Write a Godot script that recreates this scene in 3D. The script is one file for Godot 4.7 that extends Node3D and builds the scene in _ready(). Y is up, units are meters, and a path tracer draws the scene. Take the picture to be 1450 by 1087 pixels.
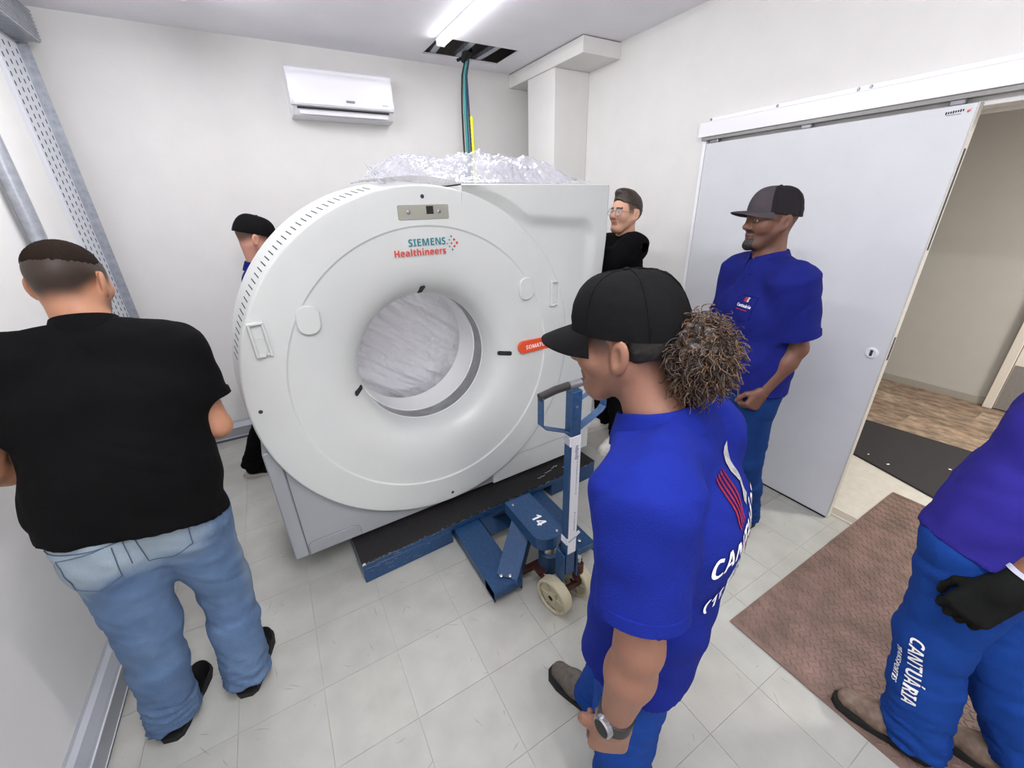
extends Node3D
# A room where a large scanner gantry stands on a low dolly with a pallet jack in front of it; six people around it.
# World: x along the back wall (to the right), y up, z from the back wall towards the camera. Metres.

var M := {}
var used := {}
var none: Callable
var rng := RandomNumberGenerator.new()

func _ready() -> void:
	rng.seed = 7
	setup_view()
	make_materials()
	build_room()
	build_corridor()
	build_fittings()
	build_gantry()
	build_dolly()
	build_pallet_jack()
	build_plastic()
	build_people()

func setup_view() -> void:
	var cam := Camera3D.new()
	cam.name = "camera"
	cam.position = Vector3(0, 1.78, 0)
	cam.rotation_degrees = Vector3(-23.79, -29.62, -1.59)
	cam.fov = 87.2
	cam.near = 0.05
	cam.current = true
	add_child(cam)
	var we := WorldEnvironment.new()
	we.name = "environment"
	var e := Environment.new()
	e.background_mode = Environment.BG_COLOR
	e.background_color = Color(0.02, 0.02, 0.02)
	e.tonemap_mode = Environment.TONE_MAPPER_LINEAR
	e.tonemap_exposure = EXPOSURE
	e.sdfgi_enabled = true
	e.ssao_enabled = true
	e.ssil_enabled = true
	we.environment = e
	add_child(we)
	# one seen linear ceiling lamp and two unseen ones placed to brighten the room (their fittings are built in build_fittings)
	for p in LAMPS:
		area_light("lamp_light", Vector3(p[0], CEIL - 0.040 - p[4], p[1]), Vector2(0.05, p[2]), LAMP_COLOR, p[3])
		# the glowing flanks of the tube, which also light the ceiling
		for sg in [-1.0, 1.0]:
			area_light("lamp_flank_light", Vector3(p[0] + sg * 0.036, CEIL - 0.018 - p[4], p[1]), Vector2(p[2], 0.036), LAMP_COLOR, p[3] * p[5], Vector3(0, -90 * sg, 0))
	# the corridor's ceiling panel
	area_light("corridor_light", Vector3(4.1, 2.56, 0.9), Vector2(0.55, 0.55), Color(1.0, 0.98, 0.96), 11.0)

const EXPOSURE := 0.97
const CEIL := 2.87
# x, z centre, length, energy, depth of the housing, share of the flanks
const LAMPS := [[1.385, -2.66, 1.3, 1.1, 0.012, 0.13], [-0.1, -2.5, 1.3, 1.4, 0.046, 0.6], [0.25, 0.4, 2.4, 4.7, 0.046, 0.6]]  # second and third are unseen, their housings deepened to brighten the ceiling
const LAMP_COLOR := Color(0.985, 0.98, 1.0)
const BACK := -3.86
const LEFT := -0.95
const RIGHT := 2.61
const FRONT := 2.0

func area_light(called: String, at: Vector3, size: Vector2, c: Color, energy: float, turn := Vector3(-90, 0, 0)) -> void:
	var l := AreaLight3D.new()
	l.name = called
	l.area_size = size
	l.light_color = c
	l.light_energy = energy
	l.area_range = 12.0
	l.area_attenuation = 2.0
	l.shadow_enabled = true
	l.position = at
	l.rotation_degrees = turn
	add_child(l, true)

# ------------------------------------------------------------------ nodes
func numbered(called: String) -> String:
	var k: int = used.get(called, 0)
	used[called] = k + 1
	return called if k == 0 else "%s_%03d" % [called, k]

func thing(called: String, label: String, category: String, at := Vector3.ZERO, turn := 0.0, group := "") -> Node3D:
	var o := Node3D.new()
	o.name = numbered(called)
	o.position = at
	o.rotation.y = turn
	add_child(o)
	tag(o, label, category, group)
	return o

func tag(o: Node, label: String, category: String, group := "") -> void:
	o.set_meta("label", label)
	o.set_meta("category", category)
	if group != "":
		o.set_meta("group", group)

func part(called: String, mesh: Mesh, m: Material, parent: Node3D, at := Vector3.ZERO) -> MeshInstance3D:
	var o := MeshInstance3D.new()
	o.name = called
	o.mesh = mesh
	o.material_override = m
	o.position = at
	parent.add_child(o, true)
	return o

func struct(called: String, mesh: Mesh, m: Material, label: String, category: String) -> MeshInstance3D:
	var o := part(called, mesh, m, self)
	o.set_meta("kind", "structure")
	tag(o, label, category)
	return o

# ------------------------------------------------------------------ meshes
class MB:
	var v := PackedVector3Array()
	var n := PackedVector3Array()
	var c := PackedColorArray()
	var u := PackedVector2Array()
	var ix := PackedInt32Array()
	var col := Color.WHITE
	var xf := Transform3D()

	func vert(p: Vector3, nn: Vector3, uv := Vector2.ZERO) -> int:
		v.append(xf * p)
		n.append((xf.basis * nn).normalized())
		c.append(col)
		u.append(uv)
		return v.size() - 1

	# corners run counter-clockwise seen from outside
	func tri(a: Vector3, b: Vector3, d: Vector3) -> void:
		var nn := (b - a).cross(d - a).normalized()
		var k := vert(a, nn)
		vert(b, nn)
		vert(d, nn)
		ix.append_array(PackedInt32Array([k, k + 2, k + 1]))

	func quad(a: Vector3, b: Vector3, d: Vector3, e: Vector3) -> void:
		var nn := (d - a).cross(e - b).normalized()
		var k := vert(a, nn, Vector2(0, 1))
		vert(b, nn, Vector2(1, 1))
		vert(d, nn, Vector2(1, 0))
		vert(e, nn, Vector2(0, 0))
		ix.append_array(PackedInt32Array([k, k + 2, k + 1, k, k + 3, k + 2]))

	# box with chamfered edges, centred at p
	func box(p: Vector3, s: Vector3, bev := 0.0) -> void:
		var h := s * 0.5
		var b := minf(bev, minf(h.x, minf(h.y, h.z)) * 0.9)
		var g := h - Vector3(b, b, b)
		for ax in 3:
			var ay := (ax + 1) % 3
			var az := (ax + 2) % 3
			for sg in [-1.0, 1.0]:
				var q: Array[Vector3] = []
				for k in [[-1, -1], [1, -1], [1, 1], [-1, 1]]:
					var w := Vector3.ZERO
					w[ax] = h[ax] * sg
					w[ay] = g[ay] * k[0]
					w[az] = g[az] * k[1]
					q.append(p + w)
				if sg > 0:
					quad(q[0], q[1], q[2], q[3])
				else:
					quad(q[3], q[2], q[1], q[0])
			if b > 0.0:
				# chamfers along the axis ax
				for s1 in [-1.0, 1.0]:
					for s2 in [-1.0, 1.0]:
						var a0 := Vector3.ZERO
						var a1 := Vector3.ZERO
						a0[ay] = h[ay] * s1
						a0[az] = g[az] * s2
						a1[ay] = g[ay] * s1
						a1[az] = h[az] * s2
						var lo := Vector3.ZERO
						var hi := Vector3.ZERO
						lo[ax] = -g[ax]
						hi[ax] = g[ax]
						_ch(p, a0, a1, lo, hi)
		if b > 0.0:
			for sx in [-1.0, 1.0]:
				for sy in [-1.0, 1.0]:
					for sz in [-1.0, 1.0]:
						var a := p + Vector3(h.x * sx, g.y * sy, g.z * sz)
						var d := p + Vector3(g.x * sx, h.y * sy, g.z * sz)
						var e := p + Vector3(g.x * sx, g.y * sy, h.z * sz)
						if sx * sy * sz > 0:
							tri(a, d, e)
						else:
							tri(a, e, d)

	func _ch(p: Vector3, a0: Vector3, a1: Vector3, lo: Vector3, hi: Vector3) -> void:
		var nn := (a1 - a0).cross(hi - lo)
		if nn.dot(a0 + a1) > 0:
			quad(p + a0 + lo, p + a1 + lo, p + a1 + hi, p + a0 + hi)
		else:
			quad(p + a0 + hi, p + a1 + hi, p + a1 + lo, p + a0 + lo)

	# box given by its two corners
	func bx(lo: Vector3, hi: Vector3, bev := 0.0) -> void:
		box((lo + hi) * 0.5, hi - lo, bev)

	# smooth sheet from rows of points; outside is (along row) x (to the next row)
	func sheet(rows: Array, wrap := false, flip := false) -> void:
		var nr := rows.size()
		var nc: int = rows[0].size()
		var base := v.size()
		for r in nr:
			for k in nc:
				var p: Vector3 = rows[r][k]
				var kp := (k + 1) % nc if wrap else mini(k + 1, nc - 1)
				var km := (k - 1 + nc) % nc if wrap else maxi(k - 1, 0)
				var du: Vector3 = rows[r][kp] - rows[r][km]
				if du.length_squared() < 1e-14:
					var r2 := r + 1 if r + 1 < nr else r - 1
					du = rows[r2][kp] - rows[r2][km]
				var dv: Vector3 = rows[mini(r + 1, nr - 1)][k] - rows[maxi(r - 1, 0)][k]
				var nn := du.cross(dv)
				if flip:
					nn = -nn
				vert(p, nn, Vector2(float(k) / maxi(nc - 1, 1), float(r) / maxi(nr - 1, 1)))
		var last := nc if wrap else nc - 1
		for r in nr - 1:
			for k in last:
				var a := base + r * nc + k
				var b := base + r * nc + (k + 1) % nc
				var d := a + nc
				var e := b + nc
				if flip:
					ix.append_array(PackedInt32Array([a, b, e, a, e, d]))
				else:
					ix.append_array(PackedInt32Array([a, e, b, a, d, e]))

	# surface of revolution about the z axis of t; profile of (radius, z), outside on the right going along it
	func lathe(profile: Array, segs := 32, t := Transform3D(), a0 := 0.0, a1 := TAU) -> void:
		var old := xf
		xf = old * t
		var full := absf(a1 - a0 - TAU) < 0.001
		# split at sharp corners so that flats stay flat
		var runs: Array = [[profile[0]]]
		for k in range(1, profile.size()):
			runs[-1].append(profile[k])
			if k < profile.size() - 1:
				var d1: Vector2 = (profile[k] - profile[k - 1]).normalized()
				var d2: Vector2 = (profile[k + 1] - profile[k]).normalized()
				if d1.dot(d2) < 0.8:
					runs.append([profile[k]])
		for run in runs:
			var rows := []
			for q in run:
				var row := PackedVector3Array()
				for s in (segs if full else segs + 1):
					var a := lerpf(a0, a1, float(s) / segs)
					row.append(Vector3(cos(a) * q.x, sin(a) * q.x, q.y))
				rows.append(row)
			sheet(rows, full)
		xf = old

	# tube along a path, radius one number or one for each point
	func tube(path: PackedVector3Array, rad, sides := 8, caps := true, up := Vector3.UP, flat := 1.0) -> void:
		var rows := []
		var np := path.size()
		var ref := up
		for k in np:
			var t := (path[mini(k + 1, np - 1)] - path[maxi(k - 1, 0)]).normalized()
			if absf(t.dot(ref)) > 0.97:
				ref = Vector3.RIGHT if absf(t.x) < 0.9 else Vector3.BACK
			var s := t.cross(ref).normalized()
			var w := s.cross(t).normalized()
			ref = w
			var r: float = rad if not (rad is Array) else rad[k]
			var row := PackedVector3Array()
			for j in sides:
				var a := TAU * j / sides
				row.append(path[k] + s * cos(a) * r + w * sin(a) * r * flat)
			rows.append(row)
		sheet(rows, true, true)
		if caps:
			for e in [0, np - 1]:
				var row: PackedVector3Array = rows[e]
				for j in range(1, sides - 1):
					if e == 0:
						tri(row[0], row[j], row[j + 1])
					else:
						tri(row[0], row[j + 1], row[j])

	# flat polygon (counter-clockwise in x,y) pushed from z0 to z1 in the frame t
	func prism(poly: PackedVector2Array, z0: float, z1: float, t := Transform3D(), bev := 0.0) -> void:
		var old := xf
		xf = old * t
		var pl := poly
		if Geometry2D.is_polygon_clockwise(pl):
			pl = pl.duplicate()
			pl.reverse()
		var inner := pl
		if bev > 0.0:
			var off := Geometry2D.offset_polygon(pl, -bev, Geometry2D.JOIN_MITER)
			if off.size() == 1 and off[0].size() == pl.size():
				inner = _align(off[0], pl)
			else:
				bev = 0.0
		var idx := Geometry2D.triangulate_polygon(inner)
		for k in range(0, idx.size(), 3):
			var a := inner[idx[k]]
			var b := inner[idx[k + 1]]
			var d := inner[idx[k + 2]]
			if (b - a).cross(d - a) < 0:
				var q := b
				b = d
				d = q
			tri(Vector3(a.x, a.y, z1), Vector3(b.x, b.y, z1), Vector3(d.x, d.y, z1))
		var back := Geometry2D.triangulate_polygon(pl)
		for k in range(0, back.size(), 3):
			var a := pl[back[k]]
			var b := pl[back[k + 1]]
			var d := pl[back[k + 2]]
			if (b - a).cross(d - a) < 0:
				var q := b
				b = d
				d = q
			tri(Vector3(a.x, a.y, z0), Vector3(d.x, d.y, z0), Vector3(b.x, b.y, z0))
		for k in pl.size():
			var a := pl[k]
			var b := pl[(k + 1) % pl.size()]
			quad(Vector3(a.x, a.y, z0), Vector3(b.x, b.y, z0), Vector3(b.x, b.y, z1 - bev), Vector3(a.x, a.y, z1 - bev))
			if bev > 0.0:
				var c2 := inner[k]
				var d2 := inner[(k + 1) % pl.size()]
				quad(Vector3(a.x, a.y, z1 - bev), Vector3(b.x, b.y, z1 - bev), Vector3(d2.x, d2.y, z1), Vector3(c2.x, c2.y, z1))
		xf = old

	func _align(a: PackedVector2Array, b: PackedVector2Array) -> PackedVector2Array:
		var q := a
		if Geometry2D.is_polygon_clockwise(q) != Geometry2D.is_polygon_clockwise(b):
			q = q.duplicate()
			q.reverse()
		var best := 0
		var bd := 1e9
		for s in q.size():
			var d := q[s].distance_squared_to(b[0])
			if d < bd:
				bd = d
				best = s
		var o := PackedVector2Array()
		for k in q.size():
			o.append(q[(k + best) % q.size()])
		return o

	func ellipsoid(p: Vector3, r: Vector3, nu := 16, nv := 10, bs := Basis()) -> void:
		var rows := []
		for a in nv + 1:
			var th := PI * a / nv
			var row := PackedVector3Array()
			for b in nu:
				var ph := TAU * b / nu
				row.append(p + bs * Vector3(r.x * sin(th) * cos(ph), r.y * cos(th), r.z * sin(th) * sin(ph)))
			rows.append(row)
		sheet(rows, true, false)

	func mesh() -> ArrayMesh:
		var arr := []
		arr.resize(Mesh.ARRAY_MAX)
		arr[Mesh.ARRAY_VERTEX] = v
		arr[Mesh.ARRAY_NORMAL] = n
		arr[Mesh.ARRAY_COLOR] = c
		arr[Mesh.ARRAY_TEX_UV] = u
		arr[Mesh.ARRAY_INDEX] = ix
		var m := ArrayMesh.new()
		m.add_surface_from_arrays(Mesh.PRIMITIVE_TRIANGLES, arr)
		return m

func rounded_rect(w: float, h: float, r: float, seg := 5) -> PackedVector2Array:
	var o := PackedVector2Array()
	for q in 4:
		var cx := (w / 2 - r) * (1 if q == 0 or q == 3 else -1)
		var cy := (h / 2 - r) * (1 if q < 2 else -1)
		for k in seg + 1:
			var a := PI / 2 * (q + float(k) / seg)
			o.append(Vector2(cx + cos(a) * r, cy + sin(a) * r))
	return o

func look(dir: Vector3, up := Vector3.UP) -> Basis:   # a basis whose z axis points along dir
	var z := dir.normalized()
	if absf(z.dot(up)) > 0.99:
		up = Vector3.RIGHT
	var x := up.cross(z).normalized()
	return Basis(x, z.cross(x), z)

func box_mesh(s: Vector3, bev := 0.0) -> ArrayMesh:
	var b := MB.new()
	b.box(Vector3.ZERO, s, bev)
	return b.mesh()

func text_mesh(s: String, height: float, depth := 0.001, weight := 400, italic := false, spacing := 0) -> TextMesh:
	var f := SystemFont.new()
	f.font_names = PackedStringArray(["Droid Sans"])
	f.font_weight = weight
	f.font_italic = italic
	var t := TextMesh.new()
	t.text = s
	t.font = f
	t.font_size = 64
	t.pixel_size = height / 46.0
	t.depth = depth
	t.curve_step = 2.0
	t.horizontal_alignment = HORIZONTAL_ALIGNMENT_CENTER
	t.vertical_alignment = VERTICAL_ALIGNMENT_CENTER
	return t

# ------------------------------------------------------------------ materials
func noise_tex(freq: float, lo: Color, hi: Color, size := 512, oct := 4, type := FastNoiseLite.TYPE_SIMPLEX_SMOOTH, sd := 1, mid := -1.0) -> NoiseTexture2D:
	var f := FastNoiseLite.new()
	f.noise_type = type
	f.frequency = freq
	f.fractal_octaves = oct
	f.seed = sd
	var t := NoiseTexture2D.new()
	t.width = size
	t.height = size
	t.seamless = true
	t.noise = f
	var g := Gradient.new()
	g.set_color(0, lo)
	g.set_color(1, hi)
	if mid > 0.0:
		g.set_offset(0, mid - 0.12)
		g.set_offset(1, mid + 0.12)
	t.color_ramp = g
	return t

func normal_tex(freq: float, strength: float, size := 512, oct := 3, type := FastNoiseLite.TYPE_SIMPLEX_SMOOTH) -> NoiseTexture2D:
	var f := FastNoiseLite.new()
	f.noise_type = type
	f.frequency = freq
	f.fractal_octaves = oct
	var t := NoiseTexture2D.new()
	t.width = size
	t.height = size
	t.seamless = true
	t.as_normal_map = true
	t.bump_strength = strength
	t.noise = f
	return t

func mat(c: Color, rough := 0.6, metal := 0.0, tex: Texture2D = null, scale := 1.0, nrm: Texture2D = null, ns := 0.5) -> StandardMaterial3D:
	var m := StandardMaterial3D.new()
	m.albedo_color = c
	m.roughness = rough
	m.metallic = metal
	if tex or nrm:
		m.uv1_triplanar = true
		m.uv1_scale = Vector3(scale, scale, scale)
	if tex:
		m.albedo_texture = tex
	if nrm:
		m.normal_enabled = true
		m.normal_texture = nrm
		m.normal_scale = ns
	return m

func hexc(h: String) -> Color:
	return Color.html(h)

func make_materials() -> void:
	var soft := noise_tex(0.012, Color(0.982, 0.982, 0.982), Color(1, 1, 1), 512, 5)
	var grain := noise_tex(0.05, Color(0.9, 0.9, 0.9), Color(1, 1, 1), 512, 4, FastNoiseLite.TYPE_SIMPLEX_SMOOTH, 3)
	var scuff := noise_tex(0.02, Color(0.93, 0.925, 0.91), Color(1, 1, 1), 1024, 6, FastNoiseLite.TYPE_PERLIN, 5)
	var weave := normal_tex(0.22, 3.0, 256, 2)
	var bumps := normal_tex(0.03, 2.0)
	var fabric := noise_tex(0.25, Color(0.86, 0.86, 0.86), Color(1, 1, 1), 256, 3, FastNoiseLite.TYPE_SIMPLEX_SMOOTH, 11)
	M.wall = mat(hexc("e4e3e0"), 0.75, 0, soft, 0.6)
	M.ceiling = mat(hexc("f1f0f5"), 0.85, 0, soft, 0.5)
	M.tile0 = mat(hexc("b2b2ac"), 0.42, 0, scuff, 1.1)
	M.tile1 = mat(hexc("b0b0aa"), 0.44, 0, scuff, 0.9)
	M.tile2 = mat(hexc("b3b4ae"), 0.42, 0, scuff, 1.3)
	M.tile3 = mat(hexc("b1b1aa"), 0.43, 0, scuff, 1.0)
	var marks := floor_texture()
	for k in 4:
		M["tile%d" % k].albedo_texture = marks
		M["tile%d" % k].uv1_world_triplanar = true
		M["tile%d" % k].uv1_scale = Vector3(0.45, 0.45, 0.45)
	M.grout = mat(hexc("a4a39c"), 0.8)
	M.white = mat(hexc("e9eaec"), 0.35)
	M.door = mat(hexc("d6d8dc"), 0.32, 0, soft, 0.8)
	M.door_edge = mat(hexc("d8d5cc"), 0.5, 0, grain, 3.0)
	M.track = mat(hexc("f0f0f3"), 0.28)
	M.rail = mat(hexc("8d8c89"), 0.45, 0.6)
	M.galv = mat(hexc("bcc0c6"), 0.36, 0.6, noise_tex(0.03, Color(0.82, 0.83, 0.85), Color(1, 1, 1), 256, 2, FastNoiseLite.TYPE_CELLULAR, 2), 4.0)
	M.tray = mat(hexc("d3d6dc"), 0.4, 0.12)
	M.slot = mat(hexc("33363c"), 0.8)  # near-black colour standing in for the shade in gaps and openings
	M.race = mat(hexc("a3a7ad"), 0.4, 0.3)
	M.race_dark = mat(hexc("6f747c"), 0.6, 0.2)
	M.black = mat(hexc("0e0e10"), 0.6)
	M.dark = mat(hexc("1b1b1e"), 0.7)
	M.concrete = mat(hexc("a3a09c"), 0.9, 0, scuff, 2.0)
	M.gantry = mat(hexc("d2d5d2"), 0.38, 0, soft, 0.4)
	M.gantry.clearcoat_enabled = true
	M.gantry.clearcoat = 0.25
	M.gantry.clearcoat_roughness = 0.3
	M.gantry_grey = mat(hexc("a2a5a9"), 0.42, 0.1)
	M.hatch = mat(hexc("9b9ea2"), 0.42, 0.1)
	M.bore_grey = mat(hexc("9d9f9f"), 0.25, 0.2, noise_tex(0.02, Color(0.75, 0.75, 0.77), Color(1, 1, 1), 256, 3, FastNoiseLite.TYPE_CELLULAR, 9), 2.0)
	M.bore = mat(hexc("eceded"), 0.3)
	M.plate = mat(hexc("b9b9ac"), 0.35, 0.7, grain, 8.0)
	M.teal = mat(hexc("2f7b86"), 0.5)
	M.red = mat(hexc("cf4338"), 0.5)
	M.orange = mat(hexc("e2522d"), 0.42)
	M.print_white = mat(hexc("f4f4f4"), 0.6)
	M.print_red = mat(hexc("c8344c"), 0.6)
	M.blue_paint = mat(hexc("29507a"), 0.38, 0.1, noise_tex(0.03, Color(0.72, 0.75, 0.8), Color(1, 1, 1), 512, 5, FastNoiseLite.TYPE_SIMPLEX_SMOOTH, 21), 3.0)
	M.blue_dark = mat(hexc("1d3a5c"), 0.45, 0.1, grain, 3.0)
	M.rubber = mat(hexc("1c1a1c"), 0.75, 0, noise_tex(0.03, Color(0.6, 0.58, 0.56), Color(1, 1, 1), 512, 5, FastNoiseLite.TYPE_SIMPLEX_SMOOTH, 31), 2.0, bumps, 0.4)
	M.nylon = mat(hexc("b9b298"), 0.55, 0, grain, 5.0)
	M.spring = mat(hexc("4d2b27"), 0.45, 0.6)
	M.chrome = mat(hexc("c9c9c7"), 0.25, 0.9)
	M.grip = mat(hexc("2a2728"), 0.5, 0, null, 1.0, bumps, 0.5)
	M.tape = mat(hexc("d9dbe2"), 0.3)
	M.tape_ink = mat(hexc("4a4d66"), 0.6)
	M.rust = mat(hexc("8b7770"), 0.62, 0.1, noise_tex(0.008, Color(0.70, 0.68, 0.64), Color(1.0, 0.94, 0.92), 1024, 6, FastNoiseLite.TYPE_SIMPLEX_SMOOTH, 41), 0.8)
	M.mat_black = mat(hexc("2c2a2c"), 0.8, 0, grain, 3.0, bumps, 0.6)
	for k in 4:
		M["wood%d" % k] = wood(["a08a74", "8f7a66", "aa9680", "97836f"][k], k)
	M.cwall = mat(hexc("b9b7b0"), 0.85, 0, soft, 0.8)
	M.cfloor = mat(hexc("cbc8bf"), 0.5, 0, scuff, 1.0)
	M.cbase = mat(hexc("9d988e"), 0.6)
	M.kick = mat(hexc("8b8884"), 0.5, 0.1, grain, 2.0)
	M.frame = mat(hexc("d9d2c6"), 0.55)
	M.ac = mat(hexc("f1f1f6"), 0.12)
	M.ac.clearcoat_enabled = true
	M.ac.clearcoat = 0.6
	M.ac_body = mat(hexc("e6e6ea"), 0.35)
	M.badge = mat(hexc("8e8e94"), 0.3, 0.6)
	M.glow = mat(Color.WHITE, 0.5)
	M.glow.emission_enabled = true
	M.glow.emission = Color(1.0, 0.99, 0.98)
	M.glow.emission_energy_multiplier = 2.5
	M.cglow = mat(Color.WHITE, 0.5)
	M.cglow.emission_enabled = true
	M.cglow.emission = Color(1.0, 0.95, 0.88)
	M.cglow.emission_energy_multiplier = 1.5
	M.cable_green = mat(hexc("3b8c86"), 0.45)
	M.cable_blue = mat(hexc("2c5f8a"), 0.45)
	M.cable_navy = mat(hexc("262c4e"), 0.45)
	M.cable_yellow = mat(hexc("dfe635"), 0.45)
	M.film = mat(Color(0.86, 0.86, 0.90, 0.40), 0.12)
	M.film.transparency = BaseMaterial3D.TRANSPARENCY_ALPHA
	M.film.cull_mode = BaseMaterial3D.CULL_DISABLED
	M.film2 = M.film.duplicate()
	M.film2.albedo_color = Color(0.97, 0.97, 0.99, 0.72)
	M.film2.roughness = 0.05
	M.film2.metallic_specular = 0.8
	M.film2.backlight_enabled = true
	M.film2.backlight = Color(0.6, 0.6, 0.62)
	M.glass = mat(Color(0.95, 0.97, 1.0, 0.12), 0.02)
	M.glass.transparency = BaseMaterial3D.TRANSPARENCY_ALPHA
	# people
	M.polo_black = mat(hexc("0f0f10"), 0.9, 0, fabric, 6.0, weave, 0.5)
	M.polo_blue = mat(hexc("182680"), 0.85, 0, fabric, 6.0, weave, 0.5)
	M.polo_blue2 = mat(hexc("1b2270"), 0.85, 0, fabric, 6.0, weave, 0.5)
	M.polo_purple = mat(hexc("302a85"), 0.85, 0, fabric, 6.0, weave, 0.5)
	for q in [M.polo_black, M.polo_blue, M.polo_blue2, M.polo_purple]:
		q.rim_enabled = true
		q.rim = 0.1
		q.rim_tint = 0.8
		q.metallic_specular = 0.2
	M.twill_blue = mat(hexc("1c4494"), 0.85, 0, fabric, 6.0, weave, 0.6)
	M.twill_navy = mat(hexc("1a3a74"), 0.85, 0, fabric, 6.0, weave, 0.6)
	M.black_cloth = mat(hexc("0e0d0f"), 0.9, 0, fabric, 6.0, weave, 0.5)
	M.denim = mat(Color.WHITE, 0.85, 0, noise_tex(0.2, Color(0.8, 0.82, 0.86), Color(1, 1, 1), 512, 4, FastNoiseLite.TYPE_SIMPLEX_SMOOTH, 51), 5.0, weave, 0.6)
	M.denim.vertex_color_use_as_albedo = true
	M.stitch = mat(hexc("4a5a73"), 0.8)
	M.skin = mat(Color.WHITE, 0.58, 0, noise_tex(0.12, Color(0.93, 0.91, 0.9), Color(1, 1, 1), 256, 3, FastNoiseLite.TYPE_SIMPLEX_SMOOTH, 61), 8.0)
	M.skin.vertex_color_use_as_albedo = true
	M.skin.subsurf_scatter_enabled = true
	M.skin.subsurf_scatter_strength = 0.08
	M.cap_black = mat(hexc("131314"), 0.85, 0, fabric, 8.0, weave, 0.6)
	M.cap_grey = mat(hexc("4c464b"), 0.85, 0, fabric, 8.0, weave, 0.6)
	M.cap_dark = mat(hexc("29262a"), 0.85, 0, fabric, 8.0, weave, 0.6)
	M.hair_black = mat(hexc("17120f"), 0.6, 0, grain, 12.0)
	M.hair_brown = mat(hexc("35281f"), 0.5, 0, grain, 12.0)
	M.hair_curl = mat(hexc("5e4632"), 0.4)
	M.hair_curl2 = mat(hexc("2a1f18"), 0.45)
	M.glove = mat(hexc("191a19"), 0.85, 0, grain, 10.0, weave, 0.6)
	M.shoe_black = mat(hexc("121113"), 0.6, 0, grain, 10.0)
	for q in [M.black_cloth, M.cap_black, M.cap_grey, M.cap_dark, M.twill_blue, M.twill_navy, M.glove, M.shoe_black]:
		q.metallic_specular = 0.2
	M.hair_crop = mat(hexc("2a221d"), 0.95, 0, grain, 14.0)
	M.hair_crop.metallic_specular = 0.15
	M.eye_white = mat(hexc("dcd6d0"), 0.2)
	M.iris = mat(hexc("2a1a12"), 0.15)
	M.sole_black = mat(hexc("0d0d0e"), 0.8)
	M.shoe_white = mat(hexc("dedbd4"), 0.55)
	M.sole_white = mat(hexc("d3cfc6"), 0.6)
	M.boot_brown = mat(hexc("8a7769"), 0.7, 0, noise_tex(0.02, Color(0.62, 0.58, 0.55), Color(1, 1, 1), 256, 4, FastNoiseLite.TYPE_SIMPLEX_SMOOTH, 71), 6.0)
	M.boot_grey = mat(hexc("6a635e"), 0.75, 0, noise_tex(0.02, Color(0.7, 0.68, 0.66), Color(1, 1, 1), 256, 4, FastNoiseLite.TYPE_SIMPLEX_SMOOTH, 72), 6.0)
	M.cuff_white = mat(hexc("b8bccb"), 0.8)
	M.watch = mat(hexc("0c0c0d"), 0.5)
	M.steel = mat(hexc("9fa3a8"), 0.25, 0.85)

# worn vinyl: faint clouding, dark heel marks and pale scratches
func floor_texture() -> ImageTexture:
	var n := 1024
	var im := Image.create(n, n, false, Image.FORMAT_RGB8)
	var f := FastNoiseLite.new()
	f.seed = 14
	f.frequency = 0.012
	f.fractal_octaves = 5
	for y in n:
		for x in n:
			# the clouding is folded at the borders so that it repeats without a seam
			var fx := absf(fposmod(x + n / 2.0, n) - n / 2.0)
			var fy := absf(fposmod(y + n / 2.0, n) - n / 2.0)
			var a := 0.965 + 0.05 * f.get_noise_2d(fx, fy)
			im.set_pixel(x, y, Color(a, a, a * 0.996))
	var rr := RandomNumberGenerator.new()
	rr.seed = 23
	for k in 420:
		var p := Vector2(rr.randf(), rr.randf()) * n
		var d := Vector2.from_angle(rr.randfn(0.9, 0.7))
		var l := rr.randf_range(4.0, 34.0)
		var dark := rr.randf() < 0.45
		var bend := rr.randf_range(-0.02, 0.02)
		for s in int(l):
			p += d
			d = d.rotated(bend)
			var q := Vector2i(posmod(int(p.x), n), posmod(int(p.y), n))
			var c := im.get_pixel(q.x, q.y)
			var w := sin(PI * s / l)
			im.set_pixel(q.x, q.y, c.lerp(Color(0.62, 0.61, 0.6) if dark else Color(1.0, 1.0, 1.0), w * rr.randf_range(0.3, 0.85)))
	return ImageTexture.create_from_image(im)

func wood(h: String, k: int) -> StandardMaterial3D:
	var im := Image.create(128, 512, false, Image.FORMAT_RGB8)
	var f := FastNoiseLite.new()
	f.seed = 90 + k
	f.frequency = 0.03
	f.fractal_octaves = 5
	var base := hexc(h)
	for y in 512:
		for x in 128:
			var a := f.get_noise_2d(x * 2.2, y * 0.16)
			var b := f.get_noise_2d(x * 9.0 + 300.0, y * 0.5)
			im.set_pixel(x, y, base * (0.92 + 0.34 * a + 0.16 * b))
	var m := StandardMaterial3D.new()
	m.albedo_texture = ImageTexture.create_from_image(im)
	m.roughness = 0.5
	return m

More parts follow.
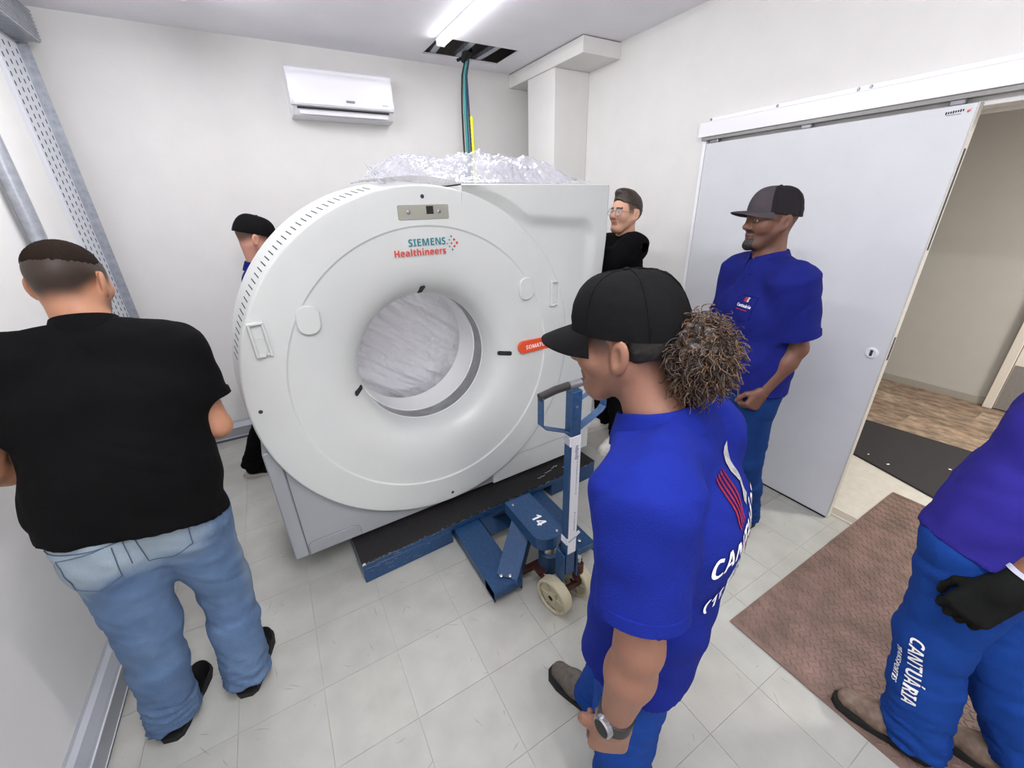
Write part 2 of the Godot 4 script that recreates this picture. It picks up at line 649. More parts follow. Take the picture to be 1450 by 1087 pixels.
# ------------------------------------------------------------------ the room
func build_room() -> void:
	# floor: a bed and square vinyl tiles of 30 cm
	var b := MB.new()
	b.bx(Vector3(LEFT - 0.1, -0.12, BACK - 0.1), Vector3(RIGHT + 0.02, -0.0025, FRONT + 0.1))
	var fl := struct("floor", b.mesh(), M.grout, "pale grey vinyl tile floor of the scanner room", "floor")
	var gx := 1.005
	var gz := -0.375
	var T := 0.3
	var full := box_mesh(Vector3(T - 0.0011, 0.004, T - 0.0011), 0.0006)
	var x0 := floori((LEFT - gx) / T)
	var x1 := ceili((RIGHT - gx) / T)
	var z0 := floori((BACK - gz) / T)
	var z1 := ceili((FRONT - gz) / T)
	for i in range(x0, x1):
		for j in range(z0, z1):
			var lo := Vector2(maxf(gx + i * T, LEFT), maxf(gz + j * T, BACK))
			var hi := Vector2(minf(gx + (i + 1) * T, RIGHT), minf(gz + (j + 1) * T, FRONT))
			if hi.x - lo.x < 0.01 or hi.y - lo.y < 0.01:
				continue
			var whole := hi.x - lo.x > T - 0.001 and hi.y - lo.y > T - 0.001
			var ms: ArrayMesh = full if whole else box_mesh(Vector3(hi.x - lo.x - 0.0016, 0.004, hi.y - lo.y - 0.0016), 0.0006)
			var k := rng.randi_range(0, 3)
			part("tile", ms, M["tile%d" % k], fl, Vector3((lo.x + hi.x) / 2, -0.002 + rng.randf_range(-0.0002, 0.0), (lo.y + hi.y) / 2))
	# ceiling with the cut-out over the cables
	b = MB.new()
	var hx0 := 1.37
	var hx1 := 2.03
	var hz0 := -3.67
	var hz1 := -3.30
	b.bx(Vector3(LEFT - 0.1, CEIL, BACK - 0.1), Vector3(hx0, CEIL + 0.014, FRONT + 0.1))
	b.bx(Vector3(hx1, CEIL, BACK - 0.1), Vector3(RIGHT + 0.15, CEIL + 0.014, FRONT + 0.1))
	b.bx(Vector3(hx0, CEIL, BACK - 0.1), Vector3(hx1, CEIL + 0.014, hz0))
	b.bx(Vector3(hx0, CEIL, hz1), Vector3(hx1, CEIL + 0.014, FRONT + 0.1))
	struct("ceiling", b.mesh(), M.ceiling, "white plasterboard ceiling with a rectangular cut-out near the back wall", "ceiling")
	# the concrete slab and upstands over the boards
	b = MB.new()
	b.bx(Vector3(LEFT - 0.1, CEIL + 0.35, BACK - 0.1), Vector3(RIGHT + 0.15, CEIL + 0.45, FRONT + 0.1))
	b.bx(Vector3(LEFT - 0.1, CEIL + 0.014, BACK - 0.1), Vector3(RIGHT + 0.15, CEIL + 0.35, BACK))
	b.bx(Vector3(LEFT - 0.1, CEIL + 0.014, FRONT), Vector3(RIGHT + 0.15, CEIL + 0.35, FRONT + 0.1))
	b.bx(Vector3(LEFT - 0.1, CEIL + 0.014, BACK), Vector3(LEFT, CEIL + 0.35, FRONT))
	b.bx(Vector3(RIGHT, CEIL + 0.014, BACK), Vector3(RIGHT + 0.15, CEIL + 0.35, FRONT))
	struct("trim_1", b.mesh(), M.concrete, "bare concrete slab seen above the ceiling cut-out", "slab")
	b = MB.new()
	b.bx(Vector3(LEFT - 0.1, 0, BACK - 0.1), Vector3(RIGHT + 0.15, CEIL, BACK))
	struct("wall_back", b.mesh(), M.wall, "plain off-white wall behind the scanner carrying the air conditioner", "wall")
	b = MB.new()
	b.bx(Vector3(LEFT - 0.1, 0, BACK), Vector3(LEFT, CEIL, FRONT))
	struct("wall_left", b.mesh(), M.wall, "plain off-white wall with the perforated cable tray", "wall")
	b = MB.new()
	b.bx(Vector3(LEFT - 0.1, 0, FRONT), Vector3(RIGHT + 0.15, CEIL, FRONT + 0.1))
	struct("wall_front", b.mesh(), M.wall, "plain off-white wall facing the scanner", "wall")
	# right wall with the doorway z -0.76 .. 0.72
	b = MB.new()
	b.bx(Vector3(RIGHT, 0, BACK), Vector3(RIGHT + 0.12, CEIL, DOOR0))
	b.bx(Vector3(RIGHT, 0, DOOR1), Vector3(RIGHT + 0.12, CEIL, FRONT))
	b.bx(Vector3(RIGHT, 2.10, DOOR0), Vector3(RIGHT + 0.12, CEIL, DOOR1))
	struct("wall_right", b.mesh(), M.wall, "plain off-white wall with the wide doorway to the corridor", "wall")
	# column and boxed beam in the far right corner
	b = MB.new()
	b.bx(Vector3(2.25, 2.765, BACK), Vector3(RIGHT, CEIL - 0.006, -2.81), 0.003)
	var beam := part("boxed_beam", b.mesh(), M.wall, self)
	tag(beam, "white boxed beam under the ceiling on top of the corner column", "beam")
	beam.set_meta("kind", "structure")
	b = MB.new()
	b.bx(Vector3(2.262, 0, -3.56), Vector3(RIGHT, 2.765, -3.165), 0.004)
	var colm := part("column", b.mesh(), M.wall, self)
	tag(colm, "square white column under the boxed beam in the corner", "column")
	colm.set_meta("kind", "structure")
	# metal skirting: raceway on the left wall and on the back wall
	raceway("baseboard_left", Transform3D(Basis(Vector3(0, 0, -1), Vector3.UP, Vector3(1, 0, 0)), Vector3(LEFT, 0, 0)), -FRONT, -BACK, "grey metal two-channel skirting raceway along the wall with the cable tray")
	raceway("baseboard_back", Transform3D(Basis(Vector3(1, 0, 0), Vector3.UP, Vector3(0, 0, 1)), Vector3(0, 0, BACK)), LEFT + 0.066, 2.255, "grey metal skirting raceway along the wall behind the scanner")

const DOOR0 := -0.76
const DOOR1 := 0.72

func raceway(called: String, t: Transform3D, a: float, z: float, label: String) -> void:
	# profile across the wall: x out of the wall, y up; runs along the local x axis from a to z
	var b := MB.new()
	b.xf = t
	var prof := [[0.0, 0.15], [0.012, 0.15], [0.03, 0.142], [0.055, 0.12], [0.06, 0.114], [0.064, 0.112], [0.064, 0.028]]
	for k in prof.size() - 1:
		var p: Array = prof[k]
		var q: Array = prof[k + 1]
		b.quad(Vector3(a, p[1], p[0]), Vector3(a, q[1], q[0]), Vector3(z, q[1], q[0]), Vector3(z, p[1], p[0]))
	for e in [a, z]:
		b.bx(Vector3(e - 0.001, 0.02, 0), Vector3(e + 0.001, 0.112, 0.062))
	var o := struct(called, b.mesh(), M.race, label, "skirting")
	b = MB.new()
	b.xf = t
	b.bx(Vector3(a, 0, 0), Vector3(z, 0.028, 0.056))
	part("plinth", b.mesh(), M.race_dark, o)
	b = MB.new()
	b.xf = t
	b.bx(Vector3(a, 0.1105, 0.0625), Vector3(z, 0.1165, 0.0675), 0.002)
	b.bx(Vector3(a, 0.025, 0.0625), Vector3(z, 0.031, 0.0665), 0.002)
	part("edge_bead", b.mesh(), M.tray, o)

# ------------------------------------------------------------------ doorway and corridor
func build_corridor() -> void:
	var X0 := RIGHT + 0.02
	var X1 := 5.37
	var Z0 := -4.0
	var Z1 := 3.0
	var H := 2.6
	var b := MB.new()
	b.bx(Vector3(X0, -0.12, Z0 - 0.1), Vector3(4.2, -0.001, Z1 + 0.1))
	b.bx(Vector3(4.2, -0.12, Z0 - 0.1), Vector3(X1 + 0.1, -0.012, Z1 + 0.1))
	var cf := struct("floor_corridor", b.mesh(), M.cfloor, "pale floor strip of the corridor beyond the doorway", "floor")
	# wood look planks, running along the corridor
	var w := 0.195
	for r in 6:
		var xa := 4.2 + r * w
		var z := Z0 + fposmod(r * 0.47, 1.1) - 1.1
		while z < Z1:
			var za := maxf(z, Z0)
			var zb := minf(z + 1.22, Z1)
			if zb - za > 0.05:
				var pb := MB.new()
				pb.box(Vector3.ZERO, Vector3(w - 0.002, 0.012, zb - za - 0.002), 0.0012)
				part("plank", pb.mesh(), M["wood%d" % rng.randi_range(0, 3)], cf, Vector3(xa + w / 2, -0.006, (za + zb) / 2))
			z += 1.22
	b = MB.new()
	b.bx(Vector3(X1, 0, Z0), Vector3(X1 + 0.1, H, Z1))
	struct("wall_corridor_far", b.mesh(), M.cwall, "warm grey corridor wall seen through the doorway", "wall")
	b = MB.new()
	b.bx(Vector3(RIGHT + 0.12, 0, Z0 - 0.1), Vector3(X1 + 0.1, H, Z0))
	b.bx(Vector3(RIGHT + 0.12, 0, Z1), Vector3(X1 + 0.1, H, Z1 + 0.1))
	b.bx(Vector3(RIGHT + 0.12, 0, FRONT), Vector3(RIGHT + 0.2, H, Z1))
	struct("wall_corridor_end", b.mesh(), M.cwall, "warm grey end wall of the corridor", "wall")
	b = MB.new()
	b.bx(Vector3(RIGHT + 0.12, H, Z0 - 0.1), Vector3(X1 + 0.1, H + 0.1, Z1 + 0.1))
	struct("ceiling_corridor", b.mesh(), M.ceiling, "white corridor ceiling", "ceiling")
	b = MB.new()
	b.bx(Vector3(X1 - 0.014, 0, Z0), Vector3(X1, 0.07, -0.70), 0.002)
	b.bx(Vector3(X1 - 0.014, 0, 0.38), Vector3(X1, 0.07, Z1), 0.002)
	struct("baseboard_corridor", b.mesh(), M.cbase, "low beige skirting board along the corridor wall", "skirting")
	# ceiling panel lamp of the corridor
	var lp := thing("ceiling_panel_lamp", "square flush panel lamp on the corridor ceiling", "lamp", Vector3(4.1, H, 0.9))
	b = MB.new()
	b.box(Vector3(0, -0.01, 0), Vector3(0.62, 0.02, 0.62), 0.003)
	part("housing", b.mesh(), M.white, lp)
	b = MB.new()
	b.box(Vector3(0, -0.0215, 0), Vector3(0.56, 0.003, 0.56))
	part("diffuser", b.mesh(), M.cglow, lp)
	# door across the corridor
	var d := thing("corridor_door", "cream corridor door with a grey kick plate across the corridor", "door", Vector3(X1, 0, -0.16))
	d.set_meta("kind", "structure")
	b = MB.new()
	b.bx(Vector3(-0.05, 0, -0.54), Vector3(0, 2.16, -0.48), 0.003)
	b.bx(Vector3(-0.05, 0, 0.48), Vector3(0, 2.16, 0.54), 0.003)
	b.bx(Vector3(-0.05, 2.10, -0.48), Vector3(0, 2.16, 0.48), 0.003)
	part("door_frame", b.mesh(), M.frame, d)
	b = MB.new()
	b.bx(Vector3(-0.032, 0.008, -0.476), Vector3(-0.002, 2.096, 0.476), 0.002)
	var leaf := part("door_leaf", b.mesh(), M.frame, d)
	b = MB.new()
	b.bx(Vector3(-0.037, 0.012, -0.47), Vector3(-0.032, 0.42, 0.47), 0.001)
	part("kick_plate", b.mesh(), M.kick, leaf)
	b = MB.new()
	b.bx(Vector3(-0.04, 0.98, 0.36), Vector3(-0.032, 1.14, 0.41), 0.002)
	b.tube(PackedVector3Array([Vector3(-0.036, 1.05, 0.385), Vector3(-0.085, 1.05, 0.385), Vector3(-0.085, 1.05, 0.28)]), 0.009, 10)
	part("door_handle", b.mesh(), M.steel, leaf)
	# black rubber mat
	b = MB.new()
	var pts := PackedVector2Array([Vector2(3.62, 1.42), Vector2(3.44, 0.80), Vector2(3.235, 0.14), Vector2(3.20, -0.9), Vector2(4.30, -0.9), Vector2(4.25, 0.33), Vector2(4.17, 1.10), Vector2(4.14, 1.42)])
	b.prism(pts, 0, 0.012, Transform3D(Basis(Vector3(1, 0, 0), Vector3(0, 0, -1), Vector3(0, 1, 0)), Vector3.ZERO), 0.003)
	var bm := part("rubber_mat", b.mesh(), M.mat_black, self)
	tag(bm, "black rubber mat lying on the corridor floor beyond the rusty plate", "mat")
	b = MB.new()
	var rr := RandomNumberGenerator.new()
	rr.seed = 3
	for k in 4:
		var px := Vector3(rr.randf_range(3.5, 4.1), 0.0135, rr.randf_range(-1.0, -0.3))
		b.xf = Transform3D(Basis(Vector3.UP, rr.randf() * TAU), px)
		b.box(Vector3.ZERO, Vector3(rr.randf_range(0.01, 0.03), 0.003, rr.randf_range(0.004, 0.012)), 0.001)
	var cr := part("paper_scraps", b.mesh(), M.print_white, self)
	tag(cr, "tiny white scraps scattered on the black rubber mat", "scraps")
	cr.set_meta("kind", "stuff")
	# threshold
	b = MB.new()
	b.bx(Vector3(RIGHT + 0.03, -0.02, DOOR0), Vector3(RIGHT + 0.10, 0.0035, DOOR1), 0.001)
	var th := struct("trim_2", b.mesh(), M.cbase, "narrow metal threshold strip in the doorway", "threshold")
	b = MB.new()
	b.bx(Vector3(RIGHT + 0.024, -0.02, DOOR0), Vector3(RIGHT + 0.03, 0.006, DOOR1), 0.001)
	b.bx(Vector3(RIGHT + 0.10, -0.02, DOOR0), Vector3(RIGHT + 0.106, 0.006, DOOR1), 0.001)
	part("edge_bead", b.mesh(), M.frame, th)
	# sliding door leaf, its runner and the cover of the runner
	var sd := thing("door_1", "large white sliding door leaf hanging half open on the runner", "sliding door", Vector3(2.585, 0, -1.325))
	sd.set_meta("kind", "structure")
	b = MB.new()
	b.bx(Vector3(-0.019, 0.012, -0.605), Vector3(0.019, 2.11, 0.612), 0.0015)
	part("leaf", b.mesh(), M.door, sd)
	b = MB.new()
	b.bx(Vector3(-0.0205, 0.012, 0.612), Vector3(0.0205, 2.112, 0.618), 0.001)
	part("edge_band", b.mesh(), M.door_edge, sd)
	b = MB.new()
	b.bx(Vector3(-0.008, 1.02, 0.6175), Vector3(0.008, 1.14, 0.6195))
	b.bx(Vector3(-0.014, 1.55, 0.6175), Vector3(0.004, 1.95, 0.6190))
	part("lock_slot", b.mesh(), M.slot, sd)
	b = MB.new()
	b.lathe([Vector2(0.029, 0.0), Vector2(0.027, 0.006), Vector2(0.02, 0.009), Vector2(0.014, 0.006), Vector2(0.0, 0.006)], 28, Transform3D(Basis(Vector3(0, 0, 1), Vector3.UP, Vector3(-1, 0, 0)), Vector3(-0.019, 1.045, 0.555)))
	var hd := part("finger_pull", b.mesh(), M.white, sd)
	b = MB.new()
	b.box(Vector3(-0.026, 1.045, 0.555), Vector3(0.003, 0.032, 0.012), 0.001)
	part("keyhole", b.mesh(), M.slot, hd)
	b = MB.new()
	b.box(Vector3(-0.0195, 2.082, 0.555), Vector3(0.001, 0.02, 0.075))
	var sg := part("maker_label", b.mesh(), M.door, sd)
	b = MB.new()
	for k in 8:
		b.box(Vector3(-0.0203, 2.0855 + 0.0006 * k, 0.524 + k * 0.0072), Vector3(0.0008, 0.0075 if k % 3 else 0.010, 0.0045))
	b.box(Vector3(-0.0203, 2.0775, 0.548), Vector3(0.0006, 0.0018, 0.045))
	part("lettering", b.mesh(), M.dark, sg)
	b = MB.new()
	b.prism(PackedVector2Array([Vector2(0, 0), Vector2(0.012, 0.006), Vector2(0.004, 0.006), Vector2(0.012, 0.014), Vector2(-0.002, 0.008)]), 0, 0.0006, Transform3D(Basis(Vector3(0, 0, 1), Vector3.UP, Vector3(-1, 0, 0)), Vector3(-0.0202, 2.078, 0.588)))
	part("red_mark", b.mesh(), M.red, sg)
	b = MB.new()
	b.bx(Vector3(-0.017, 0, -0.605), Vector3(0.017, 0.012, 0.605))
	part("bottom_brush", b.mesh(), M.black, sd)
	# hangers and rail
	var tr := thing("door_runner", "white runner cover with screws above the sliding door", "door track", Vector3(2.585, 0, -0.6))
	b = MB.new()
	var L0 := -1.385
	var L1 := 1.35
	b.bx(Vector3(-0.036, 2.148, L0), Vector3(-0.030, 2.226, L1), 0.002)
	b.bx(Vector3(-0.034, 2.222, L0), Vector3(0.025, 2.228, L1), 0.002)
	part("cover", b.mesh(), M.track, tr)
	b = MB.new()
	b.bx(Vector3(-0.020, 2.228, L0 + 0.06), Vector3(0.025, 2.252, L1), 0.004)
	b.bx(Vector3(0.0, 2.165, L0 + 0.01), Vector3(0.025, 2.222, L1))
	part("rail", b.mesh(), M.track, tr)
	b = MB.new()
	b.bx(Vector3(-0.026, 2.130, L0 + 0.02), Vector3(0.02, 2.165, L1))
	part("rail_channel", b.mesh(), M.rail, tr)
	for z in [-1.32, -0.92, -0.55, -0.50, 0.02]:
		b = MB.new()
		b.lathe([Vector2(0.008, 0), Vector2(0.006, 0.004), Vector2(0, 0.004)], 12, Transform3D(Basis(Vector3(0, 0, 1), Vector3.UP, Vector3(-1, 0, 0)), Vector3(-0.0195, 2.24, z)))
		part("screw", b.mesh(), M.badge, tr)
	for z in [-1.28, -0.75, -0.18]:
		b = MB.new()
		b.box(Vector3(-0.0, 2.125, z), Vector3(0.03, 0.03, 0.05), 0.004)
		part("hanger", b.mesh(), M.badge, tr)
	# jamb strip beside the closed edge of the leaf
	b = MB.new()
	b.bx(Vector3(2.575, 0, -1.965), Vector3(RIGHT, 2.15, -1.94), 0.002)
	struct("trim_3", b.mesh(), M.track, "slim white guide post at the far edge of the sliding door", "trim")
	# rough brown edge of the wall above the doorway
	b = MB.new()
	b.bx(Vector3(RIGHT + 0.121, 2.085, DOOR0), Vector3(RIGHT + 0.135, 2.13, DOOR1), 0.002)
	struct("trim_4", b.mesh(), M.frame, "cream lintel edge above the doorway", "trim")
	# steel chequer plate
	var cp := thing("chequer_plate", "rusty reddish steel chequer plate laid through the doorway", "floor plate", Vector3(2.33, 0, 0.2))
	var px0 := -0.865
	var px1 := 0.86
	var pz0 := -0.805
	var pz1 := 1.0
	b = MB.new()
	b.bx(Vector3(px0, 0.002, pz0), Vector3(px1, 0.007, pz1), 0.001)
	part("plate", b.mesh(), M.rust, cp)
	b = MB.new()
	var s := 0.036
	var row := 0
	var z := pz0 + 0.02
	while z < pz1 - 0.02:
		var x := px0 + 0.02 + (s * 0.5 if row % 2 else 0.0)
		var kk := 0
		while x < px1 - 0.02:
			var a := PI / 4 if (kk + row) % 2 == 0 else -PI / 4
			var e1 := Vector3(cos(a), 0, sin(a)) * 0.0145
			var e2 := Vector3(-sin(a), 0, cos(a)) * 0.0042
			var c := Vector3(x, 0.007, z)
			var top := Vector3(0, 0.0021, 0)
			b.quad(c - e1 * 0.8 + top - e2 * 0.3, c - e1 * 0.8 + top + e2 * 0.3, c + e1 * 0.8 + top + e2 * 0.3, c + e1 * 0.8 + top - e2 * 0.3)
			b.quad(c - e1 * 0.8 + top + e2 * 0.3, c - e1 * 0.9 + e2, c + e1 * 0.9 + e2, c + e1 * 0.8 + top + e2 * 0.3)
			b.quad(c + e1 * 0.8 + top - e2 * 0.3, c + e1 * 0.9 - e2, c - e1 * 0.9 - e2, c - e1 * 0.8 + top - e2 * 0.3)
			x += s * 0.72
			kk += 1
		z += s * 0.62
		row += 1
	var tread := part("raised_tread", b.mesh(), M.rust, cp)
	tread.set_meta("kind", "stuff")

# ------------------------------------------------------------------ fittings on walls and ceiling
func build_fittings() -> void:
	# linear lamps
	var labels := ["long white linear lamp on the ceiling beside the cut-out", "long white linear lamp, unseen, placed over the black-shirted man to brighten the ceiling", "long white linear lamp, unseen, placed near the doorway to brighten people and scanner"]
	for k in LAMPS.size():
		var p: Array = LAMPS[k]
		var t := thing("linear_lamp", labels[k], "lamp", Vector3(p[0], CEIL, p[1]), 0.0, "linear ceiling lamps")
		var b := MB.new()
		b.box(Vector3(0, -p[4] / 2, 0), Vector3(0.062, p[4], p[2] + 0.02), 0.003)
		part("housing", b.mesh(), M.white, t)
		b = MB.new()
		b.bx(Vector3(-0.029, -0.036 - p[4], -p[2] / 2), Vector3(0.029, -p[4], p[2] / 2), 0.010)
		part("diffuser", b.mesh(), M.glow, t)
		for e in [-1, 1]:
			b = MB.new()
			b.box(Vector3(0, -(p[4] + 0.037) / 2, e * (p[2] / 2 + 0.006)), Vector3(0.066, p[4] + 0.037, 0.012), 0.006)
			part("end_cap", b.mesh(), M.white, t)
	# metal ceiling profiles in the cut-out
	var spots := [[1.44, -0.1], [1.66, -0.05], [1.86, 0.06]]
	var names := ["galvanised ceiling profile over the cut-out beside the linear lamp", "galvanised ceiling profile crossing the middle of the cut-out", "galvanised ceiling profile over the cut-out beside the boxed beam"]
	for k in 3:
		var b := MB.new()
		b.bx(Vector3(-0.024, 0.016, -0.26), Vector3(0.024, 0.019, 0.26))
		b.bx(Vector3(-0.024, 0.019, -0.26), Vector3(-0.022, 0.045, 0.26))
		b.bx(Vector3(0.022, 0.019, -0.26), Vector3(0.024, 0.045, 0.26))
		var o := part("ceiling_profile" if k == 0 else "ceiling_profile_%03d" % k, b.mesh(), M.galv, self, Vector3(spots[k][0], CEIL, -3.49))
		o.rotation.y = spots[k][1]
		tag(o, names[k], "ceiling profile", "ceiling profiles")
	# cables hanging out of it
	var cb := [["cable_green", 1.665, -3.60, 0.011, "teal power cable hanging from the ceiling cut-out"], ["cable_blue", 1.69, -3.615, 0.010, "blue power cable hanging from the ceiling cut-out"], ["cable_navy", 1.712, -3.60, 0.008, "thin dark navy cable hanging from the ceiling cut-out"], ["black", 1.655, -3.625, 0.007, "thin black cable hanging from the ceiling cut-out"]]
	for k in cb.size():
		var q: Array = cb[k]
		var path := PackedVector3Array()
		for s in 24:
			var f := s / 23.0
			var y := lerpf(CEIL + 0.14, 0.06, f)
			var sp := 0.25 + 0.75 * smoothstep(0.0, 0.2, f)
			path.append(Vector3(1.70 + (q[1] - 1.70) * sp + 0.02 * sin(f * 5.0 + k) * f + 0.04 * (1.0 - smoothstep(0.0, 0.1, f)), y, q[2] + 0.10 * (1.0 - smoothstep(0.0, 0.07, f)) + 0.01 * sin(f * 7.0 + 2.0 * k)))
		var b := MB.new()
		b.tube(path, q[3], 10)
		var o := part("power_cable" if k == 0 else "power_cable_%03d" % k, b.mesh(), M[q[0]], self)
		tag(o, q[4], "cable", "hanging cables")
	var yp := PackedVector3Array()
	var rad := []
	for s in 150:
		var f := s / 149.0
		yp.append(Vector3(1.722 - 0.012 * f, lerpf(2.47, 0.05, f), -3.585 + 0.006 * sin(f * 6.0)))
		rad.append(0.0145 if s % 2 else 0.0125)
	var yb := MB.new()
	yb.tube(yp, rad, 12)
	var yo := part("conduit", yb.mesh(), M.cable_yellow, self)
	tag(yo, "bright yellow corrugated conduit hanging beside the cables", "conduit")
	var tb := MB.new()
	tb.tube(PackedVector3Array([Vector3(1.70, 2.90, -3.52), Vector3(1.69, 2.868, -3.56), Vector3(1.68, 2.84, -3.60)]), [0.035, 0.032, 0.02], 12)
	tb.tube(PackedVector3Array([Vector3(1.68, 2.86, -3.59), Vector3(1.63, 2.84, -3.60)]), 0.011, 8)
	var tp := part("tape_wrap", tb.mesh(), M.black, self)
	tag(tp, "black tape wrap bundling the cables at the ceiling cut-out", "tape")
	# split air conditioner
	var ac := thing("air_conditioner", "white split air conditioner high on the wall behind the scanner", "air conditioner", Vector3(0.742, 2.575, BACK))
	var prof := [Vector2(0.0, 0.145), Vector2(0.10, 0.145), Vector2(0.145, 0.138), Vector2(0.17, 0.12), Vector2(0.19, -0.085), Vector2(0.186, -0.10), Vector2(0.165, -0.105), Vector2(0.16, -0.112), Vector2(0.13, -0.155), Vector2(0.05, -0.165), Vector2(0.0, -0.165)]
	var hw := 0.350
	var b2 := MB.new()
	for k in prof.size() - 1:
		var p: Vector2 = prof[k] * Vector2(0.965, 1)
		var q2: Vector2 = prof[k + 1] * Vector2(0.965, 1)
		b2.quad(Vector3(-hw, p.y, p.x), Vector3(-hw, q2.y, q2.x), Vector3(hw, q2.y, q2.x), Vector3(hw, p.y, p.x))
	for e in [-1, 1]:
		var poly := PackedVector2Array()
		for p in prof:
			poly.append(Vector2(p.x * 0.965, p.y))
		b2.prism(poly, -0.008, 0.008, Transform3D(Basis(Vector3(0, 0, 1), Vector3.UP, Vector3(-1, 0, 0)), Vector3(e * (hw + 0.004), 0, 0)))
	part("body", b2.mesh(), M.ac_body, ac)
	# glossy front panel: a slightly bowed sheet with thickness
	var rows := []
	var back := []
	for r in 17:
		var f := r / 16.0
		var row := PackedVector3Array()
		for k in 25:
			var x := lerpf(-hw - 0.010, hw + 0.010, k / 24.0)
			var edge := pow(absf(x) / (hw + 0.010), 12.0) * 0.010
			var y := lerpf(0.147, -0.092, f)
			var z := lerpf(0.150, 0.188, smoothstep(0.0, 0.35, f)) + 0.006 * sin(f * PI) - edge - 0.05 * pow(1.0 - f, 8.0)
			row.append(Vector3(x, y, z))
		rows.append(row)
	b2 = MB.new()
	b2.sheet(rows, false, true)
	var thin := []
	for r in rows:
		var row := PackedVector3Array()
		for p in r:
			row.append(p - Vector3(0, 0, 0.012))
		thin.append(row)
	b2.sheet(thin, false, false)
	for k in 24:
		b2.quad(rows[16][k], thin[16][k], thin[16][k + 1], rows[16][k + 1])
		b2.quad(rows[0][k + 1], thin[0][k + 1], thin[0][k], rows[0][k])
	for r in 16:
		b2.quad(rows[r][0], thin[r][0], thin[r + 1][0], rows[r + 1][0])
		b2.quad(rows[r + 1][24], thin[r + 1][24], thin[r][24], rows[r][24])
	var pan := part("front_panel", b2.mesh(), M.ac, ac)
	b2 = MB.new()
	b2.box(Vector3(0.04, -0.062, 0.192), Vector3(0.062, 0.014, 0.004), 0.002)
	part("badge", b2.mesh(), M.badge, pan)
	b2 = MB.new()
	b2.box(Vector3(0.295, -0.068, 0.1905), Vector3(0.042, 0.006, 0.0015))
	part("panel_print", b2.mesh(), M.badge, pan)
	b2 = MB.new()
	b2.xf = Transform3D(Basis(Vector3.RIGHT, -0.62), Vector3(0, -0.131, 0.146))
	b2.box(Vector3.ZERO, Vector3(0.63, 0.05, 0.006), 0.002)
	part("louvre", b2.mesh(), M.ac, ac)
	b2 = MB.new()
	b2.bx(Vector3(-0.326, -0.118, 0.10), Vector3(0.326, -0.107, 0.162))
	part("outlet_gap_shade", b2.mesh(), M.dark, ac)  # dark strip, the shade of the air outlet put in as colour
	# perforated cable tray up the left wall
	var ct := thing("cable_tray", "galvanised perforated cable tray standing upright in the room corner", "cable tray", Vector3(LEFT, 0, -3.60))
	b2 = MB.new()
	var tz0 := -0.15
	var tz1 := 0.15
	b2.bx(Vector3(0.018, 0.16, tz0), Vector3(0.020, 2.675, tz1))
	part("base_sheet", b2.mesh(), M.tray, ct)
	b2 = MB.new()
	b2.bx(Vector3(0.018, 0.16, tz0 - 0.002), Vector3(0.070, 2.675, tz0), 0.0008)
	part("side_flange", b2.mesh(), M.galv, ct)
	b2 = MB.new()
	b2.bx(Vector3(0.0, 0.16, tz1), Vector3(0.021, 2.675, tz1 + 0.002), 0.0006)
	part("side_flange", b2.mesh(), M.tray, ct)
	for c in 4:
		for r in 61:
			var z := -0.115 + c * 0.076
			var y := 0.19 + r * 0.0405 + (0.012 if c % 2 else 0.0)
			var o := part("slot", slot_mesh(), M.slot, ct, Vector3(0.0203, y, z))
			o.set_meta("alike", true)
	# horizontal tray box under the ceiling
	var hb := thing("cable_duct", "ribbed galvanised cable duct under the ceiling above the perforated tray", "cable duct", Vector3(LEFT, 2.68, -2.6))
	b2 = MB.new()
	b2.bx(Vector3(0, 0, -1.16), Vector3(0.125, 0.15, 1.6), 0.004)
	part("duct_body", b2.mesh(), M.galv, hb)
	b2 = MB.new()
	for k in 9:
		b2.bx(Vector3(0.125, 0.012 + k * 0.0155, -1.16), Vector3(0.129, 0.018 + k * 0.0155, 1.6), 0.001)
	for k in 9:
		b2.bx(Vector3(0.01 + k * 0.0125, -0.003, -1.16), Vector3(0.015 + k * 0.0125, 0.0, 1.6), 0.001)
	part("rib", b2.mesh(), M.galv, hb)
	# round conduit
	var cd := thing("steel_conduit", "round galvanised steel conduit standing on the wall beside the perforated tray", "conduit", Vector3(LEFT + 0.045, 0, -2.83))
	b2 = MB.new()
	b2.tube(PackedVector3Array([Vector3(0, 0.15, 0), Vector3(0, 1.4, 0), Vector3(0, 2.68, 0)]), 0.033, 24)
	part("pipe", b2.mesh(), M.galv, cd)
	for y in [0.6, 2.2]:
		b2 = MB.new()
		b2.tube(PackedVector3Array([Vector3(0, y, 0), Vector3(0, y + 0.025, 0)]), 0.035, 24)
		b2.box(Vector3(-0.033, y + 0.0125, 0), Vector3(0.02, 0.025, 0.11), 0.002)
		part("clamp", b2.mesh(), M.badge, cd)

var _slot: ArrayMesh
func slot_mesh() -> ArrayMesh:
	if _slot == null:
		var b := MB.new()
		b.prism(rounded_rect(0.0145, 0.0245, 0.006, 2), -0.0004, 0.0002, Transform3D(Basis(Vector3(0, 0, -1), Vector3.UP, Vector3(1, 0, 0)), Vector3.ZERO))
		_slot = b.mesh()
	return _slot

# ------------------------------------------------------------------ scanner gantry
# local frame: origin on the floor under the middle of the round cover, x right, z towards the room; round cover face at z = 0
const GY := 1.03
const GR := 0.847

